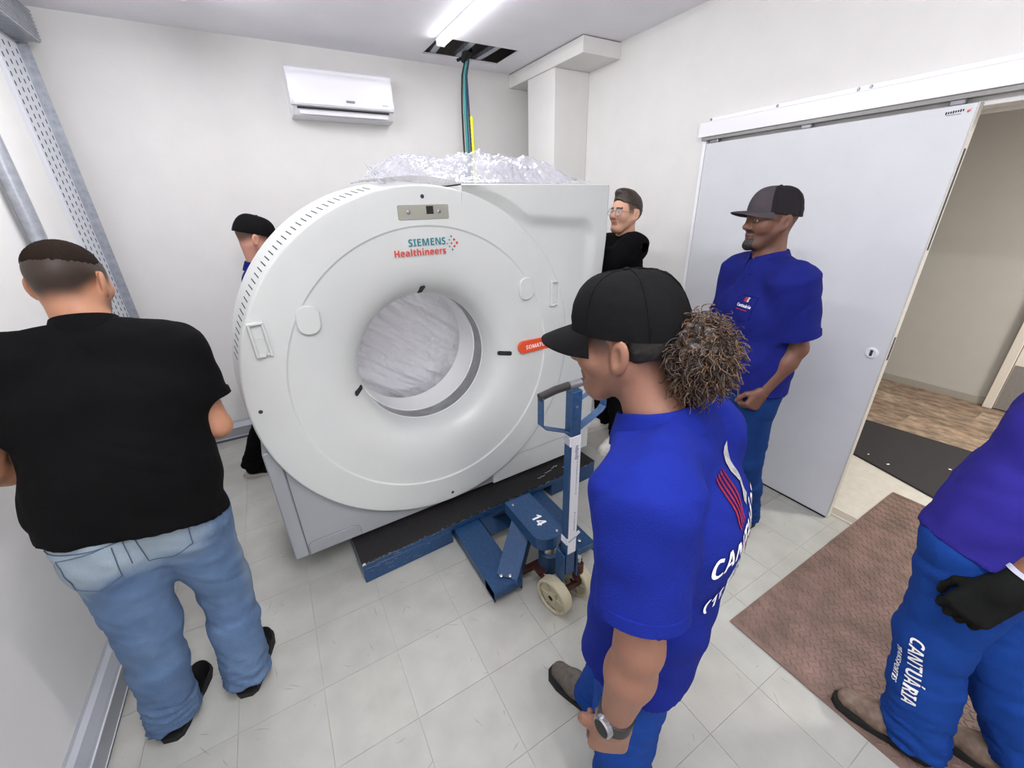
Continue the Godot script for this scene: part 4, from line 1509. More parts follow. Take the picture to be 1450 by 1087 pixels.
# ------------------------------------------------------------------ plastic sheets
func build_plastic() -> void:
	var f := FastNoiseLite.new()
	f.noise_type = FastNoiseLite.TYPE_SIMPLEX_SMOOTH
	f.fractal_type = FastNoiseLite.FRACTAL_RIDGED
	f.frequency = 2.6
	f.fractal_octaves = 4
	f.seed = 4
	var f2 := FastNoiseLite.new()
	f2.noise_type = FastNoiseLite.TYPE_SIMPLEX_SMOOTH
	f2.frequency = 9.0
	f2.fractal_octaves = 3
	f2.fractal_type = FastNoiseLite.FRACTAL_RIDGED
	f2.seed = 8
	var org := Vector3(0.627, 0, -1.87)
	var t := Transform3D(Basis(Vector3.UP, deg_to_rad(1.8)), org)
	# crumpled sheet heaped on top of the gantry
	var b := MB.new()
	var rows := []
	for r in 81:
		var v := r / 80.0
		var row := PackedVector3Array()
		for k in 181:
			var u := k / 180.0
			var x := lerpf(-0.16, 1.05, u)
			var z := lerpf(-0.06, -0.68, v)
			var env := 0.090 * exp(-pow((x - 0.42) / 0.17, 2.0)) + 0.075 * exp(-pow((x - 0.72) / 0.20, 2.0)) + 0.055 * exp(-pow((x - 0.10) / 0.20, 2.0)) + 0.035
			env *= smoothstep(0.0, 0.30, v) * (1.0 - smoothstep(0.72, 1.0, v)) * smoothstep(0.0, 0.10, u) * (1.0 - 0.8 * smoothstep(0.86, 1.0, u))
			var n1 := f.get_noise_3d(x * 1.2, z * 1.6, 0.0) * 0.5 + 0.5
			var n2 := f2.get_noise_3d(x * 1.3 + 0.3 * n1, z * 1.0, 2.0)
			var n3 := f2.get_noise_3d(x * 2.9, z * 2.2 + 0.4 * n2, 9.0)
			var base := 1.886
			if x < 0.2:
				base = GY + sqrt(maxf(0.0, 0.880 * 0.880 - x * x)) + 0.002
			var k0 := smoothstep(0.0, 0.12, v)
			row.append(Vector3(x + 0.012 * n2 + 0.003 * n3, base + env * (0.45 + 0.75 * n1) + k0 * (0.012 * (n2 + 0.4) + 0.004 * (n3 + 0.4)), z + 0.03 * n1 + 0.004 * n3))
		rows.append(row)
	b.xf = t
	b.sheet(rows)
	# the loose corner that sticks up on the left
	var tail := []
	for r in 9:
		var row := PackedVector3Array()
		for k in 7:
			var u := k / 6.0
			var v := r / 8.0
			row.append(Vector3(-0.12 - 0.05 * v + 0.10 * u * (1.0 - 0.75 * v), 1.885 + 0.085 * v - 0.02 * u * v, -0.16 - 0.05 * u + 0.02 * sin(u * 7.0 + v * 5.0)))
		tail.append(row)
	b.sheet(tail)
	var o := part("plastic_sheet", b.mesh(), M.film, self)
	tag(o, "crumpled clear plastic sheet heaped on top of the scanner", "plastic sheet")
	# film stretched over the back of the opening
	b = MB.new()
	rows = []
	for r in 61:
		var rad := 0.62 * r / 60.0
		var row := PackedVector3Array()
		for k in 120:
			var a := TAU * k / 120.0
			var x := cos(a) * rad
			var y := GY + sin(a) * rad
			var p := Vector2(x, y).rotated(0.65)
			var n1 := f.get_noise_3d(p.x * 0.45, p.y * 2.6, 5.0)
			var n2 := f2.get_noise_3d(p.x * 0.35 + 0.2 * n1, p.y * 2.4, 7.0)
			row.append(Vector3(x, y, -0.58 - 0.04 * sin(x * 2.0 + 1.0) + 0.055 * n1 + 0.016 * n2))
		rows.append(row)
	b.xf = t
	b.sheet(rows, true, true)
	o = part("plastic_film", b.mesh(), M.film2, self)
	tag(o, "wrinkled clear plastic film stretched behind the round opening", "plastic film")

# ------------------------------------------------------------------ people: smooth distance fields meshed as surface nets
class Sdf:
	var ty := PackedInt32Array()          # 0 round cone, 1 flat-ended cone, 2 ellipsoid
	var A := PackedVector3Array()
	var D := PackedVector3Array()
	var L2 := PackedFloat32Array()
	var ra := PackedFloat32Array()
	var rb := PackedFloat32Array()
	var kk := PackedFloat32Array()
	var neg := PackedByteArray()
	var R := PackedVector3Array()
	var X: Array[Transform3D] = []
	var planes: Array[Plane] = []          # keeps the side under each plane
	var lo := Vector3(1e9, 1e9, 1e9)
	var hi := Vector3(-1e9, -1e9, -1e9)

	func _add(t: int, a: Vector3, b: Vector3, r1: float, r2: float, k: float, sub: bool, rr: Vector3, x: Transform3D) -> void:
		ty.append(t)
		A.append(a)
		D.append(b - a)
		L2.append(maxf((b - a).length_squared(), 1e-8))
		ra.append(r1)
		rb.append(r2)
		kk.append(k)
		neg.append(1 if sub else 0)
		R.append(rr)
		X.append(x)
		if not sub:
			var m := maxf(maxf(r1, r2), maxf(rr.x, maxf(rr.y, rr.z))) + 0.02
			for p in [a, b]:
				lo = lo.min(p - Vector3(m, m, m))
				hi = hi.max(p + Vector3(m, m, m))

	func cone(a: Vector3, b: Vector3, r1: float, r2: float, k := 0.03, sub := false) -> void:
		_add(0, a, b, r1, r2, k, sub, Vector3.ZERO, Transform3D())

	func flat(a: Vector3, b: Vector3, r1: float, r2: float, k := 0.03) -> void:
		_add(1, a, b, r1, r2, k, false, Vector3.ZERO, Transform3D())

	func ell(c: Vector3, rr: Vector3, bs := Basis(), k := 0.03, sub := false) -> void:
		_add(2, c, c, 0.0, 0.0, k, sub, rr, Transform3D(bs, c).affine_inverse())

	func one(i: int, p: Vector3) -> float:
		var t := ty[i]
		if t == 2:
			var q := X[i] * p
			var r := R[i]
			var k0 := (q / r).length()
			var k1 := (q / (r * r)).length()
			return k0 * (k0 - 1.0) / maxf(k1, 1e-6) if k0 > 0.05 else -minf(r.x, minf(r.y, r.z))
		var pa := p - A[i]
		var h := pa.dot(D[i]) / L2[i]
		var hc := clampf(h, 0.0, 1.0)
		if t == 0:
			return (pa - D[i] * hc).length() - lerpf(ra[i], rb[i], hc)
		var dr := (pa - D[i] * h).length() - lerpf(ra[i], rb[i], hc)
		return maxf(dr, maxf(-h, h - 1.0) * sqrt(L2[i]))

	func dist(p: Vector3, list: PackedInt32Array) -> float:
		var d := 10.0
		for i in list:
			var e: float
			var t := ty[i]
			if t == 0:
				var pa := p - A[i]
				var h := clampf(pa.dot(D[i]) / L2[i], 0.0, 1.0)
				e = (pa - D[i] * h).length() - ra[i] - (rb[i] - ra[i]) * h
			else:
				e = one(i, p)
			var k := kk[i]
			if neg[i]:
				e = -e
				d = maxf(d, e) + pow(maxf(k - absf(d - e), 0.0), 2.0) / k * 0.25
			else:
				var g := k - absf(d - e)
				if e < d:
					d = e
				if g > 0.0:
					d -= g * g / k * 0.25
		for pl in planes:
			d = maxf(d, pl.distance_to(p))
		return d

	func every() -> PackedInt32Array:
		var l := PackedInt32Array()
		for i in ty.size():
			l.append(i)
		return l

	func grad(p: Vector3, l: PackedInt32Array) -> Vector3:
		var e := 0.002
		return Vector3(dist(p + Vector3(e, 0, 0), l) - dist(p - Vector3(e, 0, 0), l), dist(p + Vector3(0, e, 0), l) - dist(p - Vector3(0, e, 0), l), dist(p + Vector3(0, 0, e), l) - dist(p - Vector3(0, 0, e), l)).normalized()

	# appends the surface to mesh builder b
	func surface(b: MB, cs: float, colf: Callable, disp: Callable) -> void:
		var bs := cs * 8.0
		var nb := Vector3i(((hi - lo) / bs).ceil())
		var nx := nb.x * 8 + 1
		var ny := nb.y * 8 + 1
		var nz := nb.z * 8 + 1
		var sy := nx
		var sz := nx * ny
		var val := PackedFloat32Array()
		val.resize(nx * ny * nz)
		val.fill(9.0)
		var hd := bs * 0.87
		var act: Array[Vector3i] = []
		var np := ty.size()
		var near := PackedFloat32Array()
		near.resize(np)
		for bz in nb.z:
			for by in nb.y:
				for bx in nb.x:
					var c := lo + (Vector3(bx, by, bz) + Vector3(0.5, 0.5, 0.5)) * bs
					var dm := 9.0
					for i in np:
						near[i] = one(i, c)
						if not neg[i]:
							dm = minf(dm, near[i])
					if dm > hd * 1.5 + 0.03:
						continue
					var list := PackedInt32Array()
					for i in np:
						if neg[i]:
							if near[i] < hd * 1.5 + kk[i]:
								list.append(i)
						elif near[i] < dm + 2.0 * hd + kk[i]:
							list.append(i)
					if absf(dist(c, list)) > hd * 1.5:
						continue
					for o in 8:
						var ox := bx * 8 + (o & 1) * 4
						var oy := by * 8 + ((o >> 1) & 1) * 4
						var oz := bz * 8 + (o >> 2) * 4
						if absf(dist(lo + Vector3(ox + 2, oy + 2, oz + 2) * cs, list)) > hd * 0.56:
							continue
						act.append(Vector3i(ox, oy, oz))
						for z in 5:
							for y in 5:
								var base := ox + (oy + y) * sy + (oz + z) * sz
								for x in 5:
									if val[base + x] == 9.0:
										val[base + x] = dist(lo + Vector3(ox + x, oy + y, oz + z) * cs, list)
		var vid := PackedInt32Array()
		vid.resize(nx * ny * nz)
		vid.fill(-1)
		var pv := PackedVector3Array()
		var cell := PackedInt32Array()
		var off := PackedInt32Array([0, 1, sy, sy + 1, sz, sz + 1, sz + sy, sz + sy + 1])
		var edges := [[0, 1], [2, 3], [4, 5], [6, 7], [0, 2], [1, 3], [4, 6], [5, 7], [0, 4], [1, 5], [2, 6], [3, 7]]
		var corner := [Vector3(0, 0, 0), Vector3(1, 0, 0), Vector3(0, 1, 0), Vector3(1, 1, 0), Vector3(0, 0, 1), Vector3(1, 0, 1), Vector3(0, 1, 1), Vector3(1, 1, 1)]
		for q in act:
			for z in 4:
				for y in 4:
					var base := q.x + (q.y + y) * sy + (q.z + z) * sz
					for x in 4:
						var id := base + x
						var v00 := val[id] < 0.0
						if absf(val[id]) > cs * 2.6:
							continue
						if v00 == (val[id + 1] < 0.0) and v00 == (val[id + off[2]] < 0.0) and v00 == (val[id + off[3]] < 0.0) and v00 == (val[id + off[4]] < 0.0) and v00 == (val[id + off[5]] < 0.0) and v00 == (val[id + off[6]] < 0.0) and v00 == (val[id + off[7]] < 0.0):
							continue
						var sum := Vector3.ZERO
						var cnt := 0
						for e in edges:
							var v0 := val[id + off[e[0]]]
							var v1 := val[id + off[e[1]]]
							if (v0 < 0.0) != (v1 < 0.0):
								sum += corner[e[0]].lerp(corner[e[1]], v0 / (v0 - v1))
								cnt += 1
						vid[id] = pv.size()
						cell.append(id)
						pv.append(lo + (Vector3(q.x + x, q.y + y, q.z + z) + sum / cnt) * cs)
		var tri := PackedInt32Array()
		var st := [[1, sy, sz], [sy, sz, 1], [sz, 1, sy]]
		for id in cell:
			for s in st:
				var v0 := val[id]
				var v1 := val[id + s[0]]
				if (v0 < 0.0) == (v1 < 0.0):
					continue
				var ib: int = id - s[1]
				var ic: int = id - s[2]
				if ib < 0 or ic < 0 or ib - s[2] < 0:
					continue
				var p0 := vid[id]
				var p1 := vid[ib]
				var p2 := vid[ib - s[2]]
				var p3 := vid[ic]
				if p1 < 0 or p2 < 0 or p3 < 0:
					continue
				if v0 < 0.0:
					tri.append_array(PackedInt32Array([p0, p2, p1, p0, p3, p2]))
				else:
					tri.append_array(PackedInt32Array([p0, p1, p2, p0, p2, p3]))
		var nn := normals(pv, tri)
		if disp.is_valid():
			for i in pv.size():
				pv[i] += nn[i] * float(disp.call(pv[i], nn[i]))
			nn = normals(pv, tri)
		var start := b.v.size()
		for i in pv.size():
			if colf.is_valid():
				b.col = colf.call(pv[i])
			b.v.append(b.xf * pv[i])
			b.n.append(b.xf.basis * nn[i])
			b.c.append(b.col)
			b.u.append(Vector2(pv[i].x, pv[i].y))
		for i in tri:
			b.ix.append(start + i)

	func normals(pv: PackedVector3Array, tri: PackedInt32Array) -> PackedVector3Array:
		var nn := PackedVector3Array()
		nn.resize(pv.size())
		for k in range(0, tri.size(), 3):
			var a := tri[k]
			var c := tri[k + 1]
			var d := tri[k + 2]
			var f := (pv[d] - pv[a]).cross(pv[c] - pv[a])
			nn[a] += f
			nn[c] += f
			nn[d] += f
		for i in nn.size():
			nn[i] = nn[i].normalized()
		return nn

	# point on the surface met from p going along dir
	func hit(p: Vector3, dir: Vector3, l: PackedInt32Array) -> Vector3:
		for k in 60:
			var d := dist(p, l)
			if absf(d) < 0.0004:
				break
			p += dir * d * 0.8
		return p

var cloth_noise: FastNoiseLite
var fold_noise: FastNoiseLite

func lin(h: String) -> Color:
	return Color.html(h).srgb_to_linear()

func flat_yaw(f: Vector2) -> float:      # turn that brings -z onto the direction (x, z)
	return atan2(-f.x, -f.y)

# head in its own frame: y up, -z forward, origin between the ears
func head_sdf(o: Dictionary) -> Sdf:
	var s := Sdf.new()
	s.ell(Vector3(0, 0.040, 0.016), Vector3(0.076, 0.086, 0.098), Basis(), 0.02)
	s.ell(Vector3(0, 0.020, -0.030), Vector3(0.066, 0.080, 0.062), Basis(), 0.03)
	s.cone(Vector3(0, -0.030, -0.040), Vector3(0, -0.082, -0.060), 0.052, 0.031, 0.03)
	for e in [-1.0, 1.0]:
		s.cone(Vector3(e * 0.056, -0.030, -0.002), Vector3(e * 0.026, -0.088, -0.052), 0.020, 0.020, 0.03)
		s.ell(Vector3(e * 0.040, -0.014, -0.058), Vector3(0.026, 0.026, 0.026), Basis(), 0.025)
		s.cone(Vector3(e * 0.045, 0.026, -0.072), Vector3(e * 0.012, 0.024, -0.086), 0.011, 0.012, 0.014)
		s.cone(Vector3(e * 0.012, -0.024, -0.098), Vector3(e * 0.007, -0.020, -0.104), 0.0085, 0.009, 0.008)
	s.cone(Vector3(0, 0.022, -0.085), Vector3(0, -0.016, -0.110), 0.0085, 0.0105, 0.012)
	s.ell(Vector3(0, -0.019, -0.109), Vector3(0.012, 0.010, 0.011), Basis(), 0.010)
	for e in [-1.0, 1.0]:
		s.ell(Vector3(e * 0.032, 0.010, -0.100), Vector3(0.017, 0.011, 0.017), Basis(), 0.012, true)
		s.ell(Vector3(e * 0.031, 0.009, -0.079), Vector3(0.0135, 0.0125, 0.0125), Basis(), 0.003)
	s.cone(Vector3(-0.017, -0.0505, -0.085), Vector3(0.017, -0.0505, -0.085), 0.0085, 0.0085, 0.008)
	s.cone(Vector3(0.0, -0.050, -0.094), Vector3(0.0, -0.050, -0.094), 0.0065, 0.0065, 0.009)
	s.cone(Vector3(-0.014, -0.0625, -0.084), Vector3(0.014, -0.0625, -0.084), 0.0085, 0.0085, 0.006)
	s.cone(Vector3(-0.022, -0.0565, -0.096), Vector3(0.022, -0.0565, -0.096), 0.0016, 0.0016, 0.003, true)
	s.ell(Vector3(0, -0.088, -0.078), Vector3(0.020, 0.016, 0.015), Basis(), 0.015)
	# ears
	for e in [-1.0, 1.0]:
		var bs := Basis(Vector3.UP, e * 0.35) * Basis(Vector3.RIGHT, 0.18)
		s.ell(Vector3(e * 0.083, 0.002, 0.014), Vector3(0.0085, 0.034, 0.0205), bs, 0.008)
		s.ell(Vector3(e * 0.079, -0.022, 0.006), Vector3(0.007, 0.012, 0.010), bs, 0.008)
		s.ell(Vector3(e * 0.092, 0.004, 0.009), Vector3(0.007, 0.019, 0.0105), bs, 0.004, true)
	if o.get("goatee", false):
		s.ell(Vector3(0, -0.096, -0.084), Vector3(0.024, 0.022, 0.020), Basis(), 0.014)
	# neck, down into the collar
	var nb: Vector3 = o.neck
	s.cone(Vector3(0, -0.040, 0.022), nb, 0.054 * o.get("neck_r", 1.0), 0.060 * o.get("neck_r", 1.0), 0.035)
	s.cone(nb, nb + (nb - Vector3(0, -0.04, 0.022)).normalized() * 0.05, 0.056, 0.058, 0.03)
	return s

func head_color(p: Vector3, o: Dictionary) -> Color:
	var c: Color = o.skin_lin
	var n := cloth_noise.get_noise_3d(p.x * 10.0, p.y * 10.0, p.z * 10.0)
	var dark: Color = o.hair_lin
	# lips
	if p.z < -0.08 and absf(p.x) < 0.024 and p.y < -0.044 and p.y > -0.069:
		c = c.lerp(o.lip_lin, 0.75)
	# eyes: lids stay skin, the opening shows the ball
	var ex := absf(p.x) - 0.031
	if p.z < -0.082 and ex * ex / 0.00012 + pow(p.y - 0.009, 2.0) / 0.000026 < 1.0:
		c = lin("d8d2cc")
		if ex * ex + pow(p.y - 0.009, 2.0) < 0.000030:
			c = lin("24160f")
	# eyebrows
	if p.z < -0.06 and p.y > 0.026 + 0.05 * absf(ex) * 0.5 and p.y < 0.036 and absf(p.x) > 0.010 and absf(p.x) < 0.050:
		c = dark
	# beard shadow and moustache
	var be: float = o.get("beard", 0.0)
	if be > 0.0:
		var jaw := smoothstep(-0.03, -0.05, p.y) * smoothstep(0.02, -0.01, p.z) * smoothstep(-0.125, -0.10, p.y)
		if p.z < -0.07 and absf(p.x) < 0.03 and p.y < -0.032:
			jaw = 1.0
		if p.y > -0.069 and p.y < -0.044 and absf(p.x) < 0.022 and p.z < -0.085:
			jaw = 0.0
		var g := 0.0
		if o.get("goatee", false) and p.z < -0.055 and absf(p.x) < 0.030 and (p.y < -0.066 or (p.y < -0.034 and p.y > -0.046)):
			g = 1.0
		c = c.lerp(dark, clampf(maxf(jaw * be * (0.8 + 0.4 * n), g * 0.95), 0.0, 1.0))
	# cropped hair: sharp at the top, faded towards ears and nape
	var crop: float = o.get("crop", 0.0)
	if crop > 0.0:
		var line := 0.002 - 0.042 * smoothstep(0.02, 0.09, p.z) + 0.085 * smoothstep(-0.035, -0.068, p.z)
		var m := smoothstep(line - 0.022, line + 0.034, p.y + 0.006 * n)
		if absf(p.x) > 0.076 and p.y < 0.036:
			m = 0.0
		c = c.lerp(dark, m * crop)
	return c

func hand_prims(s: Sdf, wr: Vector3, dir: Vector3, palm: Vector3, thumb: Vector3, curl: float, sc := 1.0) -> void:
	dir = dir.normalized()
	thumb = (thumb - dir * thumb.dot(dir)).normalized()
	palm = (palm - dir * palm.dot(dir) - thumb * palm.dot(thumb)).normalized()
	s.cone(wr - dir * 0.03, wr + dir * 0.012, 0.026 * sc, 0.027 * sc, 0.02)
	var len_ := [0.92, 1.0, 0.95, 0.76]
	for i in 4:
		var a := (1.5 - i) * 0.0195 * sc
		var k0 := wr + dir * 0.005 + thumb * a * 0.75
		var k1 := wr + dir * (0.088 - 0.004 * absf(i - 1.2)) * sc + thumb * a
		s.cone(k0, k1, 0.0165 * sc, 0.0125 * sc, 0.016)
		var d := dir
		var p := k1
		var ang := [curl * 0.9, curl * 1.1, curl * 0.7]
		var seg := [0.044, 0.028, 0.022]
		var rr := [0.0098, 0.0090, 0.0082, 0.0072]
		for j in 3:
			d = (d * cos(ang[j]) + d.cross(thumb).cross(d) * 0.0 + palm_turn(d, palm, dir, thumb) * sin(ang[j])).normalized()
			var q: Vector3 = p + d * seg[j] * len_[i] * sc
			s.cone(p, q, rr[j] * sc, rr[j + 1] * sc, 0.004)
			p = q
	# thumb leaves the side of the palm near its base
	var t0 := wr + dir * 0.018 * sc + thumb * 0.020 * sc
	var t1 := t0 + (dir * 0.62 + thumb * 0.60 + palm * 0.45).normalized() * 0.045 * sc
	var t2 := t1 + (dir * 0.85 + thumb * 0.10 + palm * 0.50).normalized() * 0.034 * sc
	var t3 := t2 + (dir * 0.85 - thumb * 0.25 + palm * 0.45).normalized() * 0.026 * sc
	s.cone(t0, t1, 0.0155 * sc, 0.0125 * sc, 0.012)
	s.cone(t1, t2, 0.0118 * sc, 0.0105 * sc, 0.004)
	s.cone(t2, t3, 0.0105 * sc, 0.0085 * sc, 0.004)

func palm_turn(d: Vector3, palm: Vector3, _dir: Vector3, thumb: Vector3) -> Vector3:
	# direction square to d, in the plane across the thumb axis, on the palm side
	var w := thumb.cross(d).normalized()
	var ref := thumb.cross(_dir).normalized()
	return w if ref.dot(palm) > 0.0 else -w

func shirt_disp(p: Vector3, _n: Vector3, amp: float) -> float:
	var a := cloth_noise.get_noise_3d(p.x * 6.0, p.y * 4.0, p.z * 6.0)
	var f := fold_noise.get_noise_3d(p.x * 3.0 + p.y * 1.8, p.y * 2.2, p.z * 3.0 - p.y * 1.5)
	return amp * (0.007 * a + 0.010 * (absf(f) - 0.25))

func trouser_disp(p: Vector3, _n: Vector3, amp: float) -> float:
	var a := cloth_noise.get_noise_3d(p.x * 7.0, p.y * 3.0, p.z * 7.0)
	var f := fold_noise.get_noise_3d(p.x * 2.5, p.y * 5.0 + p.x * 2.0, p.z * 2.5)
	var low := smoothstep(0.32, 0.10, p.y)
	var f2 := fold_noise.get_noise_3d(p.x * 4.0 + 5.0, p.y * 12.0 + p.x * 5.0, p.z * 4.0)
	return amp * (0.006 * a + 0.009 * (absf(f) - 0.2) + low * 0.011 * (0.4 - absf(f2) * 1.6))

# places flat lettering on a field, seen along dir
func wrap_text(called: String, txt: String, height: float, width: float, weight: int, italic: bool, s: Sdf, at: Vector3, right: Vector3, up: Vector3, dir: Vector3, m: Material, parent: Node3D, amp := 1.0, lift := 0.0022, tri_mesh: MB = null) -> void:
	var arr: Array
	if tri_mesh == null:
		var t := text_mesh(txt, height, 0.0, weight, italic)
		t.curve_step = 3.0
		var w: float = t.get_aabb().size.x
		if width > 0.0:
			t.pixel_size *= width / w
		arr = t.get_mesh_arrays()
	else:
		arr = [tri_mesh.v, tri_mesh.n, null, null, null, null, null, null, null, null, null, null, tri_mesh.ix]
	var vs: PackedVector3Array = arr[Mesh.ARRAY_VERTEX]
	var src: PackedInt32Array = arr[Mesh.ARRAY_INDEX]
	var l := s.every()
	var b := MB.new()
	var memo := {}
	# subdivide long triangles so that the print follows the cloth
	var tris: Array = []
	for k in range(0, src.size(), 3):
		tris.append([vs[src[k]], vs[src[k + 1]], vs[src[k + 2]]])
	var done: Array = []
	while tris.size() > 0 and done.size() < 6000:
		var t: Array = tris.pop_back()
		var e := [t[0].distance_to(t[1]), t[1].distance_to(t[2]), t[2].distance_to(t[0])]
		var mx := 0
		for q in 3:
			if e[q] > e[mx]:
				mx = q
		if e[mx] < 0.02:
			done.append(t)
		else:
			var mid: Vector3 = (t[mx] + t[(mx + 1) % 3]) * 0.5
			tris.append([t[mx], mid, t[(mx + 2) % 3]])
			tris.append([mid, t[(mx + 1) % 3], t[(mx + 2) % 3]])
	for t in done:
		var ids: Array = []
		for q in t:
			var key := Vector2i(roundi(q.x * 20000.0), roundi(q.y * 20000.0))
			if not memo.has(key):
				var h := s.hit(at + right * q.x + up * q.y - dir * 0.25, dir, l)
				var n := s.grad(h, l)
				var dd: float = shirt_disp(h, n, amp) if amp >= 0.0 else trouser_disp(h, n, -amp)
				memo[key] = b.vert(h + n * (dd + lift), n)
			ids.append(memo[key])
		b.ix.append_array(PackedInt32Array([ids[0], ids[1], ids[2]]))
	part(called, b.mesh(), m, parent)

func collar(nb: Vector3, axis: Vector3, fwd: Vector3, rx: float, rz: float, h: float, drop: float, gap: float) -> ArrayMesh:
	var b := MB.new()
	var y := axis.normalized()
	var z := -(fwd - y * fwd.dot(y)).normalized()
	var x := y.cross(z)
	var bs := Basis(x, y, z)
	var rows := []
	var prof := [[0.004, -0.02], [0.000, h * 0.5], [0.001, h], [0.005, h + 0.003], [0.009, h], [0.018, h * 0.3], [0.026, -drop], [0.023, -drop - 0.002], [0.012, h * 0.1], [0.008, -0.02]]
	var n := 40
	for q in prof:
		var row := PackedVector3Array()
		for k in n + 1:
			var a := lerpf(gap, TAU - gap, float(k) / n)      # 0 is the front
			var front := pow(maxf(cos(a), 0.0), 2.0)
			var pt: float = q[0] + 0.010 * front * (1.0 if q[0] > 0.015 else 0.0)
			var yy: float = q[1] - (0.022 * front if q[0] > 0.015 else 0.006 * front) - 0.012 * front
			row.append(nb + bs * Vector3(sin(a) * (rx + pt), yy, -cos(a) * (rz + pt)))
		rows.append(row)
	b.sheet(rows)
	return b.mesh()

func cap_meshes(parent: Node3D, hx: Transform3D, o: Dictionary) -> void:
	var root := Node3D.new()
	var rx := 0.0875
	var rz := 0.117
	var H: float = o.get("cap_h", 0.100)
	var c := Vector3(0, 0.046, 0.010)
	var edge := func(a: float) -> float: return 0.012 * cos(a) - 0.012   # lower at the back
	root.free()
	var pt := func(a: float, f: float, lift: float) -> Vector3:
		var y0: float = edge.call(a)
		var th := f * PI / 2.0
		var w: float = pow(cos(th), 0.62)
		var yy: float = y0 + (H - y0) * pow(sin(th), 0.95)
		var fw := maxf(-cos(a), 0.0) * 0.0
		return c + Vector3(sin(a) * (rx + lift) * w, yy + lift * sin(th), -cos(a) * (rz + lift) * w + fw)
	var b := MB.new()
	b.xf = hx
	var rows := []
	for r in 15:
		var row := PackedVector3Array()
		for k in 48:
			var a := TAU * k / 48.0
			var wr := 0.0012 * cloth_noise.get_noise_3d(sin(a) * 8.0, r * 0.9, cos(a) * 8.0 + o.get("seed", 0.0))
			row.append(pt.call(a, minf(r / 14.0, 0.999), wr * 1.8))
		rows.append(row)
	b.sheet(rows, true, true)
	var rim := []
	for q in [[0.0, 0.0], [-0.0025, -0.001], [-0.004, 0.004], [-0.005, 0.03]]:
		var row := PackedVector3Array()
		for k in 48:
			var a := TAU * k / 48.0
			row.append(pt.call(a, 0.0, q[0]) + Vector3(0, q[1], 0))
		rim.append(row)
	b.sheet(rim, true)
	var cap := part("cap", b.mesh(), o.cap_mat, parent)
	# front panels in their own colour
	if o.has("cap_front"):
		b = MB.new()
		b.xf = hx
		rows = []
		for r in 15:
			var row := PackedVector3Array()
			for k in 17:
				var a := lerpf(-0.95, 0.95, k / 16.0)
				row.append(pt.call(a * (1.0 - 0.15 * r / 14.0), minf(r / 14.0, 0.985), 0.0015))
			rows.append(row)
		b.sheet(rows, false, false)
		part("front_panel", b.mesh(), o.cap_front, cap)
	# seams and button
	for k in 6:
		b = MB.new()
		b.xf = hx
		var path := PackedVector3Array()
		for r in 13:
			path.append(pt.call(TAU * k / 6.0, r / 12.5, 0.0006))
		b.tube(path, 0.0011, 5)
		part("seam", b.mesh(), o.cap_mat, cap)
	b = MB.new()
	b.xf = hx
	b.ellipsoid(c + Vector3(0, H + 0.001, 0), Vector3(0.0075, 0.004, 0.0075), 12, 6)
	part("top_button", b.mesh(), o.cap_mat, cap)
	# brim
	b = MB.new()
	b.xf = hx
	var upper := []
	var under := []
	for r in 9:
		var v := r / 8.0
		var ru := PackedVector3Array()
		var rl := PackedVector3Array()
		for k in 21:
			var u := k / 10.0 - 1.0
			var a := u * 1.08
			var p: Vector3 = pt.call(a, 0.0, 0.001)
			var ln: float = o.get("brim", 0.078) * sqrt(maxf(0.0, 1.0 - pow(absf(u), 2.6)))
			p += Vector3(u * 0.006 * v, 0.006 * v * (1.0 - v) - v * (o.get("brim_drop", 0.012) + 0.018 * u * u), -ln * v)
			ru.append(p + Vector3(0, 0.0018, 0))
			rl.append(p - Vector3(0, 0.0018, 0))
		upper.append(ru)
		under.append(rl)
	b.sheet(upper, false, false)
	b.sheet(under, false, true)
	for k in 20:
		b.quad(upper[8][k], under[8][k], under[8][k + 1], upper[8][k + 1])
	part("brim", b.mesh(), o.get("brim_mat", o.cap_mat), cap)

